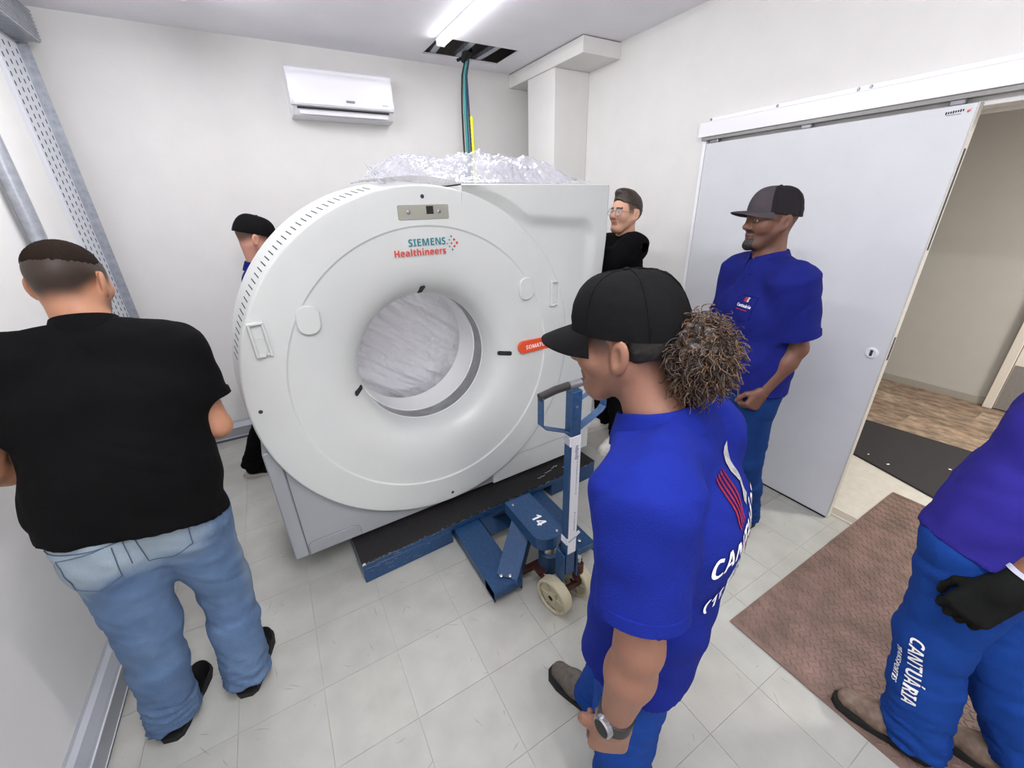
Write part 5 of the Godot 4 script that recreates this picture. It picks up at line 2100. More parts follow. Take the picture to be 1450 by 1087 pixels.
func shoe(parent: Node3D, heel: Vector3, turn: float, pitch: float, o: Dictionary, k: float = 1.0) -> void:
	var t := Transform3D(Basis(Vector3.UP, turn) * Basis(Vector3.RIGHT, pitch), heel)
	var s := Sdf.new()
	s.cone(Vector3(0, 0.048, 0.018), Vector3(0, 0.045, -0.09) * k, 0.040, 0.043, 0.02)
	s.cone(Vector3(0, 0.045, -0.09) * k, Vector3(0.004, 0.036, -0.168) * k, 0.044, 0.036, 0.02)
	s.cone(Vector3(0, 0.105, 0.012), Vector3(0, 0.055, 0.004), 0.042, 0.044, 0.03)
	s.cone(Vector3(0, 0.088, -0.028), Vector3(0, 0.060, -0.10), 0.026, 0.030, 0.03)
	s.planes.append(Plane(Vector3(0, -1, 0), -0.016))
	s.planes.append(Plane(Vector3(0, 1, 0), 0.125 if o.get("boot", false) else 0.100))
	var b := MB.new()
	b.xf = t
	s.surface(b, 0.006, none, none)
	var up := part("shoe", b.mesh(), o.shoe_mat, parent)
	b = MB.new()
	b.xf = t
	var poly := PackedVector2Array()
	for q in [[-0.036, 0.055], [-0.042, 0.02], [-0.040, -0.04], [-0.045, -0.10], [-0.046, -0.15], [-0.036, -0.195], [-0.014, -0.213], [0.012, -0.212], [0.034, -0.192], [0.047, -0.15], [0.046, -0.10], [0.038, -0.04], [0.041, 0.02], [0.036, 0.055], [0.020, 0.070], [-0.020, 0.070]]:
		poly.append(Vector2(q[0] * 1.08, -q[1] * k))
	b.prism(poly, 0.0, 0.024, Transform3D(Basis(Vector3(1, 0, 0), Vector3(0, 0, -1), Vector3(0, 1, 0)), Vector3.ZERO), 0.004)
	part("sole", b.mesh(), o.sole_mat, up)
	for q in 4:
		b = MB.new()
		b.xf = t
		var z := -0.050 - q * 0.020
		var y := 0.107 - q * 0.0075
		b.tube(PackedVector3Array([Vector3(-0.026, y - 0.012, z), Vector3(-0.010, y, z - 0.003), Vector3(0.010, y, z + 0.003), Vector3(0.026, y - 0.012, z)]), 0.0026, 5)
		part("lace", b.mesh(), o.get("lace_mat", o.sole_mat), up)

# builds a clothed figure; joints J in world coordinates
func person(label: String, at: Vector3, face: Vector2, J: Dictionary, o: Dictionary) -> Dictionary:
	var root := thing("person", label, "person", at, flat_yaw(face))
	var inv := root.transform.affine_inverse()
	var P := {}
	for k in J:
		P[k] = inv * J[k]
	o.skin_lin = lin(o.skin)
	o.hair_lin = lin(o.hair)
	o.lip_lin = lin(o.lip)
	var g: float = o.get("girth", 1.0)
	var R := Vector3.RIGHT
	# head frame
	var hb := Basis(Vector3.UP, o.get("head_yaw", 0.0)) * Basis(Vector3.RIGHT, o.get("head_pitch", 0.0)) * Basis(Vector3.BACK, o.get("head_roll", 0.0))
	var hk: float = o.get("head_k", 1.0)
	var hx := Transform3D(hb.scaled(Vector3(hk, hk, hk)), P.head)
	o.neck = hx.affine_inverse() * P.nb
	# ---- body: head, neck, arms and hands in skin
	var b := MB.new()
	b.xf = hx
	var hs := head_sdf(o)
	hs.surface(b, o.get("head_cell", 0.0035), func(p: Vector3) -> Color: return head_color(p, o), none)
	b.xf = Transform3D()
	b.col = o.skin_lin
	for e in ["L", "R"]:
		var sg := -1.0 if e == "L" else 1.0
		var s := Sdf.new()
		var el: Vector3 = P["el" + e]
		var wr: Vector3 = P["wr" + e]
		var sh: Vector3 = P["sh" + e]
		s.cone(sh, sh.lerp(el, 0.5), 0.050, 0.049, 0.02)
		s.cone(sh.lerp(el, 0.5), el, 0.049, 0.041, 0.02)
		s.cone(el, el.lerp(wr, 0.32), 0.040, 0.044, 0.02)
		s.cone(el.lerp(wr, 0.32), wr, 0.044, 0.0275, 0.02)
		var hd: Vector3 = wr + (wr - el).normalized() * 0.02
		if not o.get("glove_" + e, false):
			var dir: Vector3 = inv.basis * o["hand_dir_" + e] if o.has("hand_dir_" + e) else (wr - el)
			var palm: Vector3 = inv.basis * o["palm_" + e] if o.has("palm_" + e) else Vector3(-sg, 0, 0.2)
			var thumb: Vector3 = inv.basis * o["thumb_" + e] if o.has("thumb_" + e) else Vector3(0, 0.2, -1)
			var hsd := Sdf.new()
			hand_prims(hsd, wr, dir, palm, thumb, o.get("curl_" + e, 0.5))
			b.col = o.skin_lin
			hsd.surface(b, 0.0036, none, none)
		if o.get("arm_dark", 0.0) > 0.0:
			b.col = o.skin_lin
		s.surface(b, 0.008, none, none)
		hd = hd
	# the trunk under the clothes keeps the figure in one piece
	var ts := Sdf.new()
	ts.cone(P.pel, P.chest, 0.075 * g, 0.07, 0.03)
	ts.cone(P.chest, P.nb, 0.075, 0.045, 0.03)
	ts.cone(P.shL, P.shR, 0.028, 0.028, 0.02)
	for e in ["L", "R"]:
		ts.cone(P.pel, P["hip" + e], 0.08, 0.075, 0.03)
		ts.cone(P["hip" + e], P["kn" + e], 0.075, 0.05, 0.03)
		ts.cone(P["kn" + e], P["an" + e], 0.05, 0.035, 0.03)
	ts.surface(b, 0.016, none, none)
	part("body", b.mesh(), M.skin, root)
	# ---- shirt
	var ss := Sdf.new()
	var up_axis: Vector3 = (P.chest - P.pel).normalized()
	var acr: Vector3 = (P.shR - P.shL)
	acr = (acr - up_axis * acr.dot(up_axis)).normalized()
	var pacr: Vector3 = (P.hipR - P.hipL).normalized()
	var fw := acr.cross(up_axis) * -1.0          # backwards is +, so forward is minus
	fw = up_axis.cross(acr)
	var hw: float = o.get("hip_w", 0.080)
	var cw: float = o.get("chest_w", 0.085)
	for sg in [-1.0, 1.0]:
		ss.cone(P.pel - up_axis * o.get("hem", 0.10) * 1.3 + pacr * sg * hw, P.pel + up_axis * 0.08 + pacr.lerp(acr, 0.5) * sg * hw, 0.131 * g, 0.122 * g, 0.06)
		ss.cone(P.pel + up_axis * 0.08 + pacr.lerp(acr, 0.5) * sg * hw, P.chest + acr * sg * cw, 0.118 * g, 0.120 * (0.5 + 0.5 * g), 0.06)
		ss.cone(P.chest + acr * sg * cw, P.chest.lerp(P.nb, 0.45) + acr * sg * 0.085, 0.120 * (0.5 + 0.5 * g), 0.092, 0.06)
	for e in ["L", "R"]:
		var sh: Vector3 = P["sh" + e]
		ss.cone(P.nb.lerp(P.chest, 0.22), sh, 0.064, 0.066, 0.06)
		ss.cone(P.nb.lerp(P.chest, 0.02).lerp(sh, 0.25), sh, 0.044, 0.060, 0.07)
		ss.cone(sh, sh.lerp(P["el" + e], 0.3), 0.068, 0.070, 0.06)
	ss.cone(P.chest, P.nb.lerp(P.chest, 0.40), 0.116, 0.090, 0.06)
	ss.cone(P.pel - up_axis * 0.12, P.chest, 0.116 * g, 0.116, 0.06)
	if o.has("belly"):
		ss.ell(P.pel.lerp(P.chest, 0.35) + fw * -0.06, Vector3(0.14, 0.15, 0.10) * float(o.belly), Basis(), 0.08)
	var fs: float = o.get("sleeve", 0.62)
	for e in ["L", "R"]:
		var sh: Vector3 = P["sh" + e]
		var el: Vector3 = P["el" + e]
		var wr: Vector3 = P["wr" + e]
		if fs <= 1.0:
			ss.flat(sh.lerp(el, -0.02), sh.lerp(el, fs), 0.071 * o.get("sleeve_w", 1.0), 0.078 * o.get("sleeve_w", 1.0), 0.045)
		else:
			ss.cone(sh, el, 0.070, 0.060, 0.045)
			ss.flat(el, el.lerp(wr, 0.97), 0.060, 0.042, 0.03)
			ss.cone(el, el.lerp(wr, 0.2), 0.060, 0.056, 0.03)
	var hem_n: Vector3 = (up_axis * -1.0 + (inv.basis * o.get("hem_tilt", Vector3.ZERO))).normalized()
	var hem_p: Vector3 = P.pel - up_axis * o.get("hem", 0.10)
	ss.planes.append(Plane(hem_n, hem_n.dot(hem_p)))
	ss.planes.append(Plane((P.head - P.nb).normalized(), (P.head - P.nb).normalized().dot(P.nb) + o.get("neck_cut", 0.012)))
	var amp: float = o.get("folds", 1.0)
	var sb := MB.new()
	ss.surface(sb, 0.0085, none, func(p: Vector3, n: Vector3) -> float: return shirt_disp(p, n, amp))
	var shirt := part("shirt", sb.mesh(), o.shirt_mat, root)
	if o.get("collar", true):
		part("collar", collar(P.nb + up_axis * -0.004, (P.head - P.nb).normalized().lerp(up_axis, 0.5), fw * -1.0 if fw.z > 0 else fw, 0.066, 0.072, 0.036, 0.016, o.get("collar_gap", 0.22)), o.shirt_mat, shirt)
	else:
		var cb := MB.new()
		var ring := PackedVector3Array()
		var ax: Vector3 = (P.head - P.nb).normalized()
		var bs := look(ax, Vector3.RIGHT)
		for k in 29:
			var a := TAU * k / 28.0
			ring.append(P.nb + ax * 0.012 + bs * Vector3(cos(a) * 0.066, sin(a) * 0.066, 0))
		cb.tube(ring, 0.010, 8, false)
		part("neckband", cb.mesh(), o.shirt_mat, shirt)
	# sleeve bands
	if fs <= 1.0:
		for e in ["L", "R"]:
			var sh: Vector3 = P["sh" + e]
			var el: Vector3 = P["el" + e]
			var c := MB.new()
			var dirn := (el - sh).normalized()
			var r0: float = 0.0785 * o.get("sleeve_w", 1.0)
			c.lathe([Vector2(r0 - 0.008, 0.011), Vector2(r0 + 0.0015, 0.011), Vector2(r0 + 0.002, -0.011), Vector2(r0 - 0.002, -0.012)], 32, Transform3D(look(dirn), sh.lerp(el, fs) - dirn * 0.010))
			part("sleeve_band", c.mesh(), o.get("band_mat", o.shirt_mat), shirt)
	# ---- trousers
	var tr := Sdf.new()
	var tw: float = o.get("leg_w", 1.0)
	for e in ["L", "R"]:
		var sg := -1.0 if e == "L" else 1.0
		var hip: Vector3 = P["hip" + e]
		var kn: Vector3 = P["kn" + e]
		var an: Vector3 = P["an" + e]
		tr.cone(P.pel + up_axis * 0.10 + pacr * sg * 0.065, P.pel - up_axis * 0.03 + pacr * sg * 0.078, 0.098 * g, 0.110 * g, 0.05)
		tr.cone(P.pel - up_axis * 0.03 + pacr * sg * 0.078, hip + Vector3(0, -0.06, 0), 0.110 * g, 0.102 * g * tw, 0.05)
		tr.cone(hip + Vector3(0, -0.06, 0), kn, 0.100 * g * tw, 0.078 * tw, 0.035)
		tr.cone(kn, kn.lerp(an, 0.5), 0.078 * tw, 0.074 * tw, 0.03)
		tr.flat(kn.lerp(an, 0.4), an + (an - kn).normalized() * o.get("leg_drop", 0.03), 0.074 * tw, 0.076 * tw, 0.03)
	tr.planes.append(Plane(up_axis, up_axis.dot(P.pel) + 0.12))
	var tamp: float = o.get("leg_folds", 1.0)
	var tb := MB.new()
	var colf: Callable
	if o.has("leg_color"):
		colf = o.leg_color
	tr.surface(tb, 0.0095, colf, func(p: Vector3, n: Vector3) -> float: return trouser_disp(p, n, tamp))
	var trousers := part("trousers", tb.mesh(), o.leg_mat, root)
	# ---- shoes
	for e in ["L", "R"]:
		var an: Vector3 = P["an" + e]
		var d: Vector3 = inv.basis * Vector3(o["foot_" + e].x, 0, o["foot_" + e].y)
		shoe(root, Vector3(an.x, o.get("lift_" + e, 0.0), an.z), flat_yaw(Vector2(d.x, d.z)), o.get("pitch_" + e, 0.0), o)
	if o.has("cap_mat"):
		cap_meshes(root, hx, o)
	return {"root": root, "P": P, "inv": inv, "hx": hx, "shirt": shirt, "trousers": trousers, "ss": ss, "tr": tr, "fw": fw, "up": up_axis, "acr": acr, "hs": hs}

# close-cropped or combed hair as a shell over the skull
func hair_shell(q: Dictionary, m: Material, cell: float, shape: Callable, disp: Callable) -> void:
	var s := Sdf.new()
	shape.call(s)
	var b := MB.new()
	b.xf = q.hx
	s.surface(b, cell, none, disp)
	part("hair", b.mesh(), m, q.root)

func v3(a: float, b: float, c: float) -> Vector3:
	return Vector3(a, b, c)

func build_people() -> void:
	cloth_noise = FastNoiseLite.new()
	cloth_noise.noise_type = FastNoiseLite.TYPE_SIMPLEX_SMOOTH
	cloth_noise.frequency = 1.0
	cloth_noise.fractal_octaves = 2
	cloth_noise.seed = 3
	fold_noise = FastNoiseLite.new()
	fold_noise.noise_type = FastNoiseLite.TYPE_SIMPLEX_SMOOTH
	fold_noise.frequency = 1.6
	fold_noise.fractal_octaves = 2
	fold_noise.seed = 17
	man_black_polo()
	man_ponytail()
	man_at_door()
	man_glasses()
	man_behind()
	man_gloves()

func man_black_polo() -> void:
	var J := {
		"pel": v3(-0.535, 0.95, -1.50), "chest": v3(-0.505, 1.26, -1.57), "nb": v3(-0.515, 1.475, -1.66), "head": v3(-0.525, 1.595, -1.72),
		"shL": v3(-0.685, 1.425, -1.58), "shR": v3(-0.335, 1.385, -1.64), "elL": v3(-0.80, 1.16, -1.50), "elR": v3(-0.285, 1.10, -1.60),
		"wrL": v3(-0.745, 1.05, -1.72), "wrR": v3(-0.36, 1.08, -1.84),
		"hipL": v3(-0.625, 0.88, -1.48), "hipR": v3(-0.445, 0.89, -1.51), "knL": v3(-0.645, 0.48, -1.46), "knR": v3(-0.425, 0.48, -1.54),
		"anL": v3(-0.69, 0.10, -1.44), "anR": v3(-0.45, 0.10, -1.47)}
	var wash := func(p: Vector3) -> Color:
		var blue := lin("66809f")
		var pale := lin("a7b5ba")
		var deep := lin("4a658a")
		var n := cloth_noise.get_noise_3d(p.x * 14.0, p.y * 14.0, p.z * 14.0) * 0.5 + cloth_noise.get_noise_3d(p.x * 4.0, p.y * 4.0, p.z * 4.0)
		var seat := smoothstep(0.72, 0.83, p.y + 0.05 * n) * smoothstep(0.02, 0.09, p.z)
		var thigh := smoothstep(0.30, 0.45, p.y) * smoothstep(0.80, 0.65, p.y) * smoothstep(-0.02, -0.08, p.z)
		return blue.lerp(deep, clampf(0.35 - 0.5 * n, 0.0, 1.0) * 0.8).lerp(pale, clampf(0.85 * seat + 0.4 * thigh, 0.0, 0.9))
	var q := person("man in a black polo shirt and faded blue jeans seen from behind beside the scanner", v3(-0.56, 0, -1.47), Vector2(0.12, -0.99), J, {
		"skin": "b98668", "hair": "2a211c", "lip": "a5695a", "shirt_mat": M.polo_black, "leg_mat": M.denim, "leg_color": wash, "shoe_mat": M.shoe_black, "sole_mat": M.sole_black,
		"girth": 1.12, "hip_w": 0.085, "chest_w": 0.095, "belly": 1.05, "hem": 0.075, "head_pitch": -0.22, "head_yaw": -0.08, "crop": 0.97, "beard": 0.45, "sleeve": 0.66, "sleeve_w": 1.08, "hem_tilt": Vector3(-0.10, 0, 0.05),
		"foot_L": Vector2(0.30, -0.95), "foot_R": Vector2(0.27, -0.96), "leg_w": 1.08, "leg_drop": 0.05, "leg_folds": 1.2, "neck_r": 1.12, "collar_gap": 0.3, "pitch_L": 0.0})
	# short hair over the crown
	hair_shell(q, M.hair_crop, 0.004, func(s: Sdf) -> void:
		s.ell(v3(0, 0.050, 0.014), v3(0.0768, 0.0800, 0.0985), Basis(), 0.01),
		func(p: Vector3, _n: Vector3) -> float: return 0.0012 * cloth_noise.get_noise_3d(p.x * 90.0, p.y * 90.0, p.z * 90.0) - 0.004 * smoothstep(0.075, 0.035, p.y))
	# back pockets, yoke and belt stitching drawn as thin cord on the denim
	var l: PackedInt32Array = q.tr.every()
	var up: Vector3 = q.up
	var ac: Vector3 = (q.P.hipR - q.P.hipL).normalized()
	var back := v3(0, 0, 1)
	var lines := []
	for sg in [-1.0, 1.0]:
		var c: Vector3 = q.P.pel + ac * sg * 0.088 - up * 0.085
		lines.append([c + ac * -0.065 + up * 0.045, c + ac * 0.065 + up * 0.055])
		lines.append([c + ac * -0.065 + up * 0.045, c + ac * -0.06 - up * 0.075, c - up * 0.095, c + ac * 0.06 - up * 0.07, c + ac * 0.065 + up * 0.055])
	lines.append([q.P.pel - ac * 0.19 - up * 0.015, q.P.pel - up * 0.035, q.P.pel + ac * 0.19 - up * 0.015])
	lines.append([q.P.pel - up * 0.03, q.P.pel - up * 0.14])
	for li in lines:
		var path := PackedVector3Array()
		for k in li.size() - 1:
			for s in 10:
				var h: Vector3 = q.tr.hit(li[k].lerp(li[k + 1], s / 10.0) + back * 0.25, -back, l)
				var n: Vector3 = q.tr.grad(h, l)
				path.append(h + n * (trouser_disp(h, n, 1.0) + 0.0012))
		var b := MB.new()
		b.tube(path, 0.0016, 5)
		part("seam_stitching", b.mesh(), M.stitch, q.trousers)

func man_ponytail() -> void:
	var J := {
		"pel": v3(0.635, 0.89, -0.435), "chest": v3(0.652, 1.16, -0.435), "nb": v3(0.618, 1.375, -0.485), "head": v3(0.585, 1.515, -0.56),
		"shL": v3(0.462, 1.325, -0.365), "shR": v3(0.805, 1.29, -0.505), "elL": v3(0.412, 1.065, -0.297), "elR": v3(0.855, 1.06, -0.53),
		"wrL": v3(0.393, 0.82, -0.315), "wrR": v3(0.84, 0.82, -0.60),
		"hipL": v3(0.56, 0.84, -0.405), "hipR": v3(0.71, 0.84, -0.465), "knL": v3(0.545, 0.46, -0.40), "knR": v3(0.70, 0.46, -0.56),
		"anL": v3(0.555, 0.09, -0.38), "anR": v3(0.70, 0.09, -0.655)}
	var q := person("man in a black cap and bright blue polo with a curly ponytail", v3(0.635, 0, -0.46), Vector2(-0.37, -0.93), J, {
		"skin": "8a6350", "hair": "1a1412", "crop": 0.85, "lip": "7a4a3e", "shirt_mat": M.polo_blue, "leg_mat": M.twill_blue, "shoe_mat": M.boot_grey, "sole_mat": M.sole_black, "boot": true,
		"girth": 0.98, "hem": 0.115, "head_pitch": -0.14, "head_yaw": 0.12, "beard": 0.12, "sleeve": 0.72, "sleeve_w": 1.02, "cap_mat": M.cap_black, "cap_h": 0.104, "brim": 0.074, "brim_drop": 0.022, "head_cell": 0.003,
		"foot_L": Vector2(-0.7, -0.7), "foot_R": Vector2(-0.30, -0.95), "palm_L": v3(0.7, 0.1, -0.75), "thumb_L": v3(-0.8, -0.2, -0.6), "curl_L": 0.75, "hand_dir_L": v3(-0.05, -1, -0.05), "folds": 1.05})
	# dark hair under the cap and the curly ponytail
	hair_shell(q, M.hair_black, 0.005, func(s: Sdf) -> void:
		s.ell(v3(0, 0.020, 0.040), v3(0.0765, 0.065, 0.080), Basis(), 0.02)
		s.planes.append(Plane(v3(0, 0, -1), -0.012))
		s.planes.append(Plane(v3(0, -1, 0.15).normalized(), 0.022)),
		func(p: Vector3, _n: Vector3) -> float: return 0.002 * cloth_noise.get_noise_3d(p.x * 70.0, p.y * 70.0, p.z * 70.0))
	var centre := v3(0.0, -0.014, 0.132)
	hair_shell(q, M.hair_curl2, 0.005, func(s: Sdf) -> void:
		s.ell(centre, v3(0.058, 0.066, 0.052), Basis(), 0.03)
		s.cone(v3(0, 0.035, 0.09), centre, 0.03, 0.05, 0.03),
		func(p: Vector3, _n: Vector3) -> float: return 0.010 * cloth_noise.get_noise_3d(p.x * 40.0, p.y * 40.0, p.z * 40.0))
	var rr := RandomNumberGenerator.new()
	rr.seed = 77
	for set_ in 2:
		var b := MB.new()
		b.xf = q.hx
		for k in 620:
			var d := Vector3(rr.randfn(), rr.randfn(), rr.randfn()).normalized()
			if d.z < -0.55:
				d.z = -d.z
			var root: Vector3 = centre + d * Vector3(0.058, 0.066, 0.052) * rr.randf_range(0.86, 1.10)
			var ax := (d * 0.8 + Vector3(rr.randfn() * 0.5, -0.35 + rr.randfn() * 0.4, rr.randfn() * 0.5)).normalized()
			var bs := look(ax, Vector3(rr.randfn(), rr.randfn(), rr.randfn()).normalized())
			var rad := rr.randf_range(0.003, 0.0065)
			var ln := rr.randf_range(0.018, 0.042)
			var turns := rr.randf_range(0.8, 2.2)
			var path := PackedVector3Array()
			for s in 11:
				var f := s / 10.0
				path.append(root + bs * Vector3(cos(TAU * turns * f) * rad, sin(TAU * turns * f) * rad, f * ln) - Vector3(0, 0.010 * f * f, 0))
			b.tube(path, 0.00085, 3, false)
		var o := part("curls", b.mesh(), M.hair_curl if set_ == 0 else M.hair_curl2, q.root)
		o.set_meta("kind", "stuff")
	# wrist watch
	var wr: Vector3 = q.P.wrL
	var el: Vector3 = q.P.elL
	var ax := (wr - el).normalized()
	var b := MB.new()
	var t := Transform3D(look(ax), wr - ax * 0.03)
	b.lathe([Vector2(0.031, -0.016), Vector2(0.0355, -0.015), Vector2(0.0355, 0.015), Vector2(0.031, 0.016)], 32, t)
	var w := part("wrist_watch", b.mesh(), M.watch, q.root)
	var outd: Vector3 = (v3(-1, 0, -0.3) - ax * v3(-1, 0, -0.3).dot(ax)).normalized()
	b = MB.new()
	b.lathe([Vector2(0.0205, -0.006), Vector2(0.0205, 0.003), Vector2(0.018, 0.006), Vector2(0.0, 0.006)], 28, Transform3D(look(outd), wr - ax * 0.03 + outd * 0.038))
	part("watch_case", b.mesh(), M.steel, w)
	b = MB.new()
	b.lathe([Vector2(0.0165, 0.006), Vector2(0.0165, 0.0066), Vector2(0.0, 0.0066)], 24, Transform3D(look(outd), wr - ax * 0.03 + outd * 0.038))
	part("watch_dial", b.mesh(), M.black, w)
	# print on the back of the shirt
	var back := v3(0, 0, 1)
	var c: Vector3 = q.P.chest + v3(0.0, 0.0, 0.0)
	wrap_text("back_print", "CANTUÁRIA", 0.06, 0.33, 800, true, q.ss, c + v3(0.01, 0.015, 0.3), v3(1, 0, 0) * -1.0 * -1.0, v3(0, 1, 0), -back, M.print_white, q.shirt, 1.05)
	wrap_text("back_print", "TRANSPORTES", 0.022, 0.17, 700, true, q.ss, c + v3(0.07, -0.033, 0.3), v3(1, 0, 0), v3(0, 1, 0), -back, M.print_red, q.shirt, 1.05, 0.0045)
	wrap_text("back_print", "(11) 2024-2708", 0.034, 0.30, 700, false, q.ss, c + v3(0.01, -0.082, 0.3), v3(1, 0, 0), v3(0, 1, 0), -back, M.print_white, q.shirt, 1.05, 0.004)
	var em := MB.new()
	em.prism(PackedVector2Array([Vector2(0.0, -0.05), Vector2(0.035, -0.045), Vector2(0.022, -0.025), Vector2(0.04, -0.005), Vector2(0.03, 0.02), Vector2(0.045, 0.055), Vector2(0.01, 0.045), Vector2(-0.004, 0.015), Vector2(0.010, -0.01), Vector2(-0.005, -0.03)]), 0.0, 0.0001)
	wrap_text("back_emblem", "", 0.1, 0.0, 400, false, q.ss, c + v3(0.03, 0.105, 0.3), v3(1, 0, 0), v3(0, 1, 0), -back, M.print_white, q.shirt, 1.05, 0.0022, em)
	for k in 4:
		em = MB.new()
		em.prism(PackedVector2Array([Vector2(-0.003, -0.05), Vector2(0.003, -0.05), Vector2(0.003, 0.045), Vector2(-0.003, 0.04)]), 0.0, 0.0001)
		wrap_text("back_stripe", "", 0.1, 0.0, 400, false, q.ss, c + v3(-0.012 - 0.012 * k, 0.10, 0.3), v3(1, 0, 0), v3(0, 1, 0), -back, M.print_red, q.shirt, 1.05, 0.0022, em)

func man_at_door() -> void:
	var J := {
		"pel": v3(1.985, 0.985, -1.05), "chest": v3(1.985, 1.29, -1.065), "nb": v3(1.985, 1.53, -1.075), "head": v3(1.965, 1.685, -1.09),
		"shL": v3(1.90, 1.455, -0.90), "shR": v3(2.065, 1.455, -1.24), "elL": v3(1.955, 1.165, -0.845), "elR": v3(2.10, 1.16, -1.30),
		"wrL": v3(1.865, 0.955, -0.90), "wrR": v3(1.98, 0.94, -1.32),
		"hipL": v3(1.95, 0.92, -0.975), "hipR": v3(2.02, 0.92, -1.13), "knL": v3(1.99, 0.50, -0.96), "knR": v3(2.02, 0.50, -1.16),
		"anL": v3(2.10, 0.09, -0.945), "anR": v3(2.04, 0.09, -1.18)}
	var q := person("man in a grey cap and blue polo with a goatee standing before the sliding door", v3(2.0, 0, -1.06), Vector2(-0.9, -0.44), J, {
		"skin": "6b4839", "hair": "0e0a09", "lip": "5f3d35", "shirt_mat": M.polo_blue2, "leg_mat": M.twill_navy, "shoe_mat": M.shoe_black, "sole_mat": M.sole_black,
		"girth": 1.05, "belly": 0.9, "hem": 0.07, "head_pitch": 0.02, "head_yaw": 0.0, "beard": 0.45, "goatee": true, "crop": 0.5, "sleeve": 0.80, "sleeve_w": 1.12, "cap_mat": M.cap_dark, "cap_front": M.cap_grey, "brim_mat": M.cap_grey, "cap_h": 0.100, "brim": 0.075, "brim_drop": 0.004, "neck_r": 1.1, "head_cell": 0.003,
		"foot_L": Vector2(-0.9, -0.2), "foot_R": Vector2(-0.9, -0.44), "palm_L": v3(0.5, 0.1, -0.85), "thumb_L": v3(-0.8, 0.3, -0.3), "curl_L": 1.25, "hand_dir_L": v3(-0.45, -0.88, -0.2)})
	# breast pocket with the badge
	var l: PackedInt32Array = q.ss.every()
	var fr := v3(0, 0, -1)
	var c: Vector3 = q.P.chest + v3(-0.075, 0.045, 0)
	for li in [[v3(-0.05, 0.045, 0), v3(0.05, 0.045, 0)], [v3(-0.05, 0.045, 0), v3(-0.05, -0.055, 0), v3(0, -0.068, 0), v3(0.05, -0.055, 0), v3(0.05, 0.045, 0)]]:
		var path := PackedVector3Array()
		for k in li.size() - 1:
			for s in 8:
				var h: Vector3 = q.ss.hit(c + li[k].lerp(li[k + 1], s / 8.0) + fr * 0.3, -fr, l)
				var n: Vector3 = q.ss.grad(h, l)
				path.append(h + n * (shirt_disp(h, n, 1.0) + 0.0012))
		var b := MB.new()
		b.tube(path, 0.0018, 5)
		part("pocket_seam", b.mesh(), M.polo_blue2, q.shirt)
	wrap_text("badge_print", "Cantuária", 0.022, 0.082, 700, true, q.ss, c + v3(0, 0.0, -0.3), v3(-1, 0, 0), v3(0, 1, 0), -fr, M.print_white, q.shirt, 1.0)
	var em := MB.new()
	em.prism(PackedVector2Array([Vector2(-0.04, -0.002), Vector2(0.03, -0.002), Vector2(0.03, 0.002), Vector2(-0.04, 0.002)]), 0.0, 0.0001)
	wrap_text("badge_line", "", 0.1, 0.0, 400, false, q.ss, c + v3(0, -0.018, -0.3), v3(-1, 0, 0), v3(0, 1, 0), -fr, M.print_red, q.shirt, 1.0, 0.0022, em)
	em = MB.new()
	em.prism(PackedVector2Array([Vector2(-0.014, -0.008), Vector2(0.004, -0.008), Vector2(0.002, 0.014), Vector2(-0.012, 0.010)]), 0.0, 0.0001)
	wrap_text("badge_emblem", "", 0.1, 0.0, 400, false, q.ss, c + v3(0, 0.026, -0.3), v3(-1, 0, 0), v3(0, 1, 0), -fr, M.print_red, q.shirt, 1.0, 0.0022, em)
	em = MB.new()
	em.prism(PackedVector2Array([Vector2(0.004, -0.008), Vector2(0.016, -0.006), Vector2(0.012, 0.004), Vector2(0.016, 0.012), Vector2(0.004, 0.014)]), 0.0, 0.0001)
	wrap_text("badge_emblem", "", 0.1, 0.0, 400, false, q.ss, c + v3(0, 0.026, -0.3), v3(-1, 0, 0), v3(0, 1, 0), -fr, M.print_white, q.shirt, 1.0, 0.0022, em)
	for k in 2:
		var h: Vector3 = q.ss.hit(v3(q.P.nb.x, q.P.nb.y - 0.085 - 0.06 * k, q.P.nb.z) + fr * 0.3, -fr, l)
		var n: Vector3 = q.ss.grad(h, l)
		var b := MB.new()
		b.lathe([Vector2(0.006, 0), Vector2(0.005, 0.002), Vector2(0, 0.002)], 12, Transform3D(look(n), h + n * (shirt_disp(h, n, 1.0) + 0.0005)))
		part("button", b.mesh(), M.polo_blue2, q.shirt)

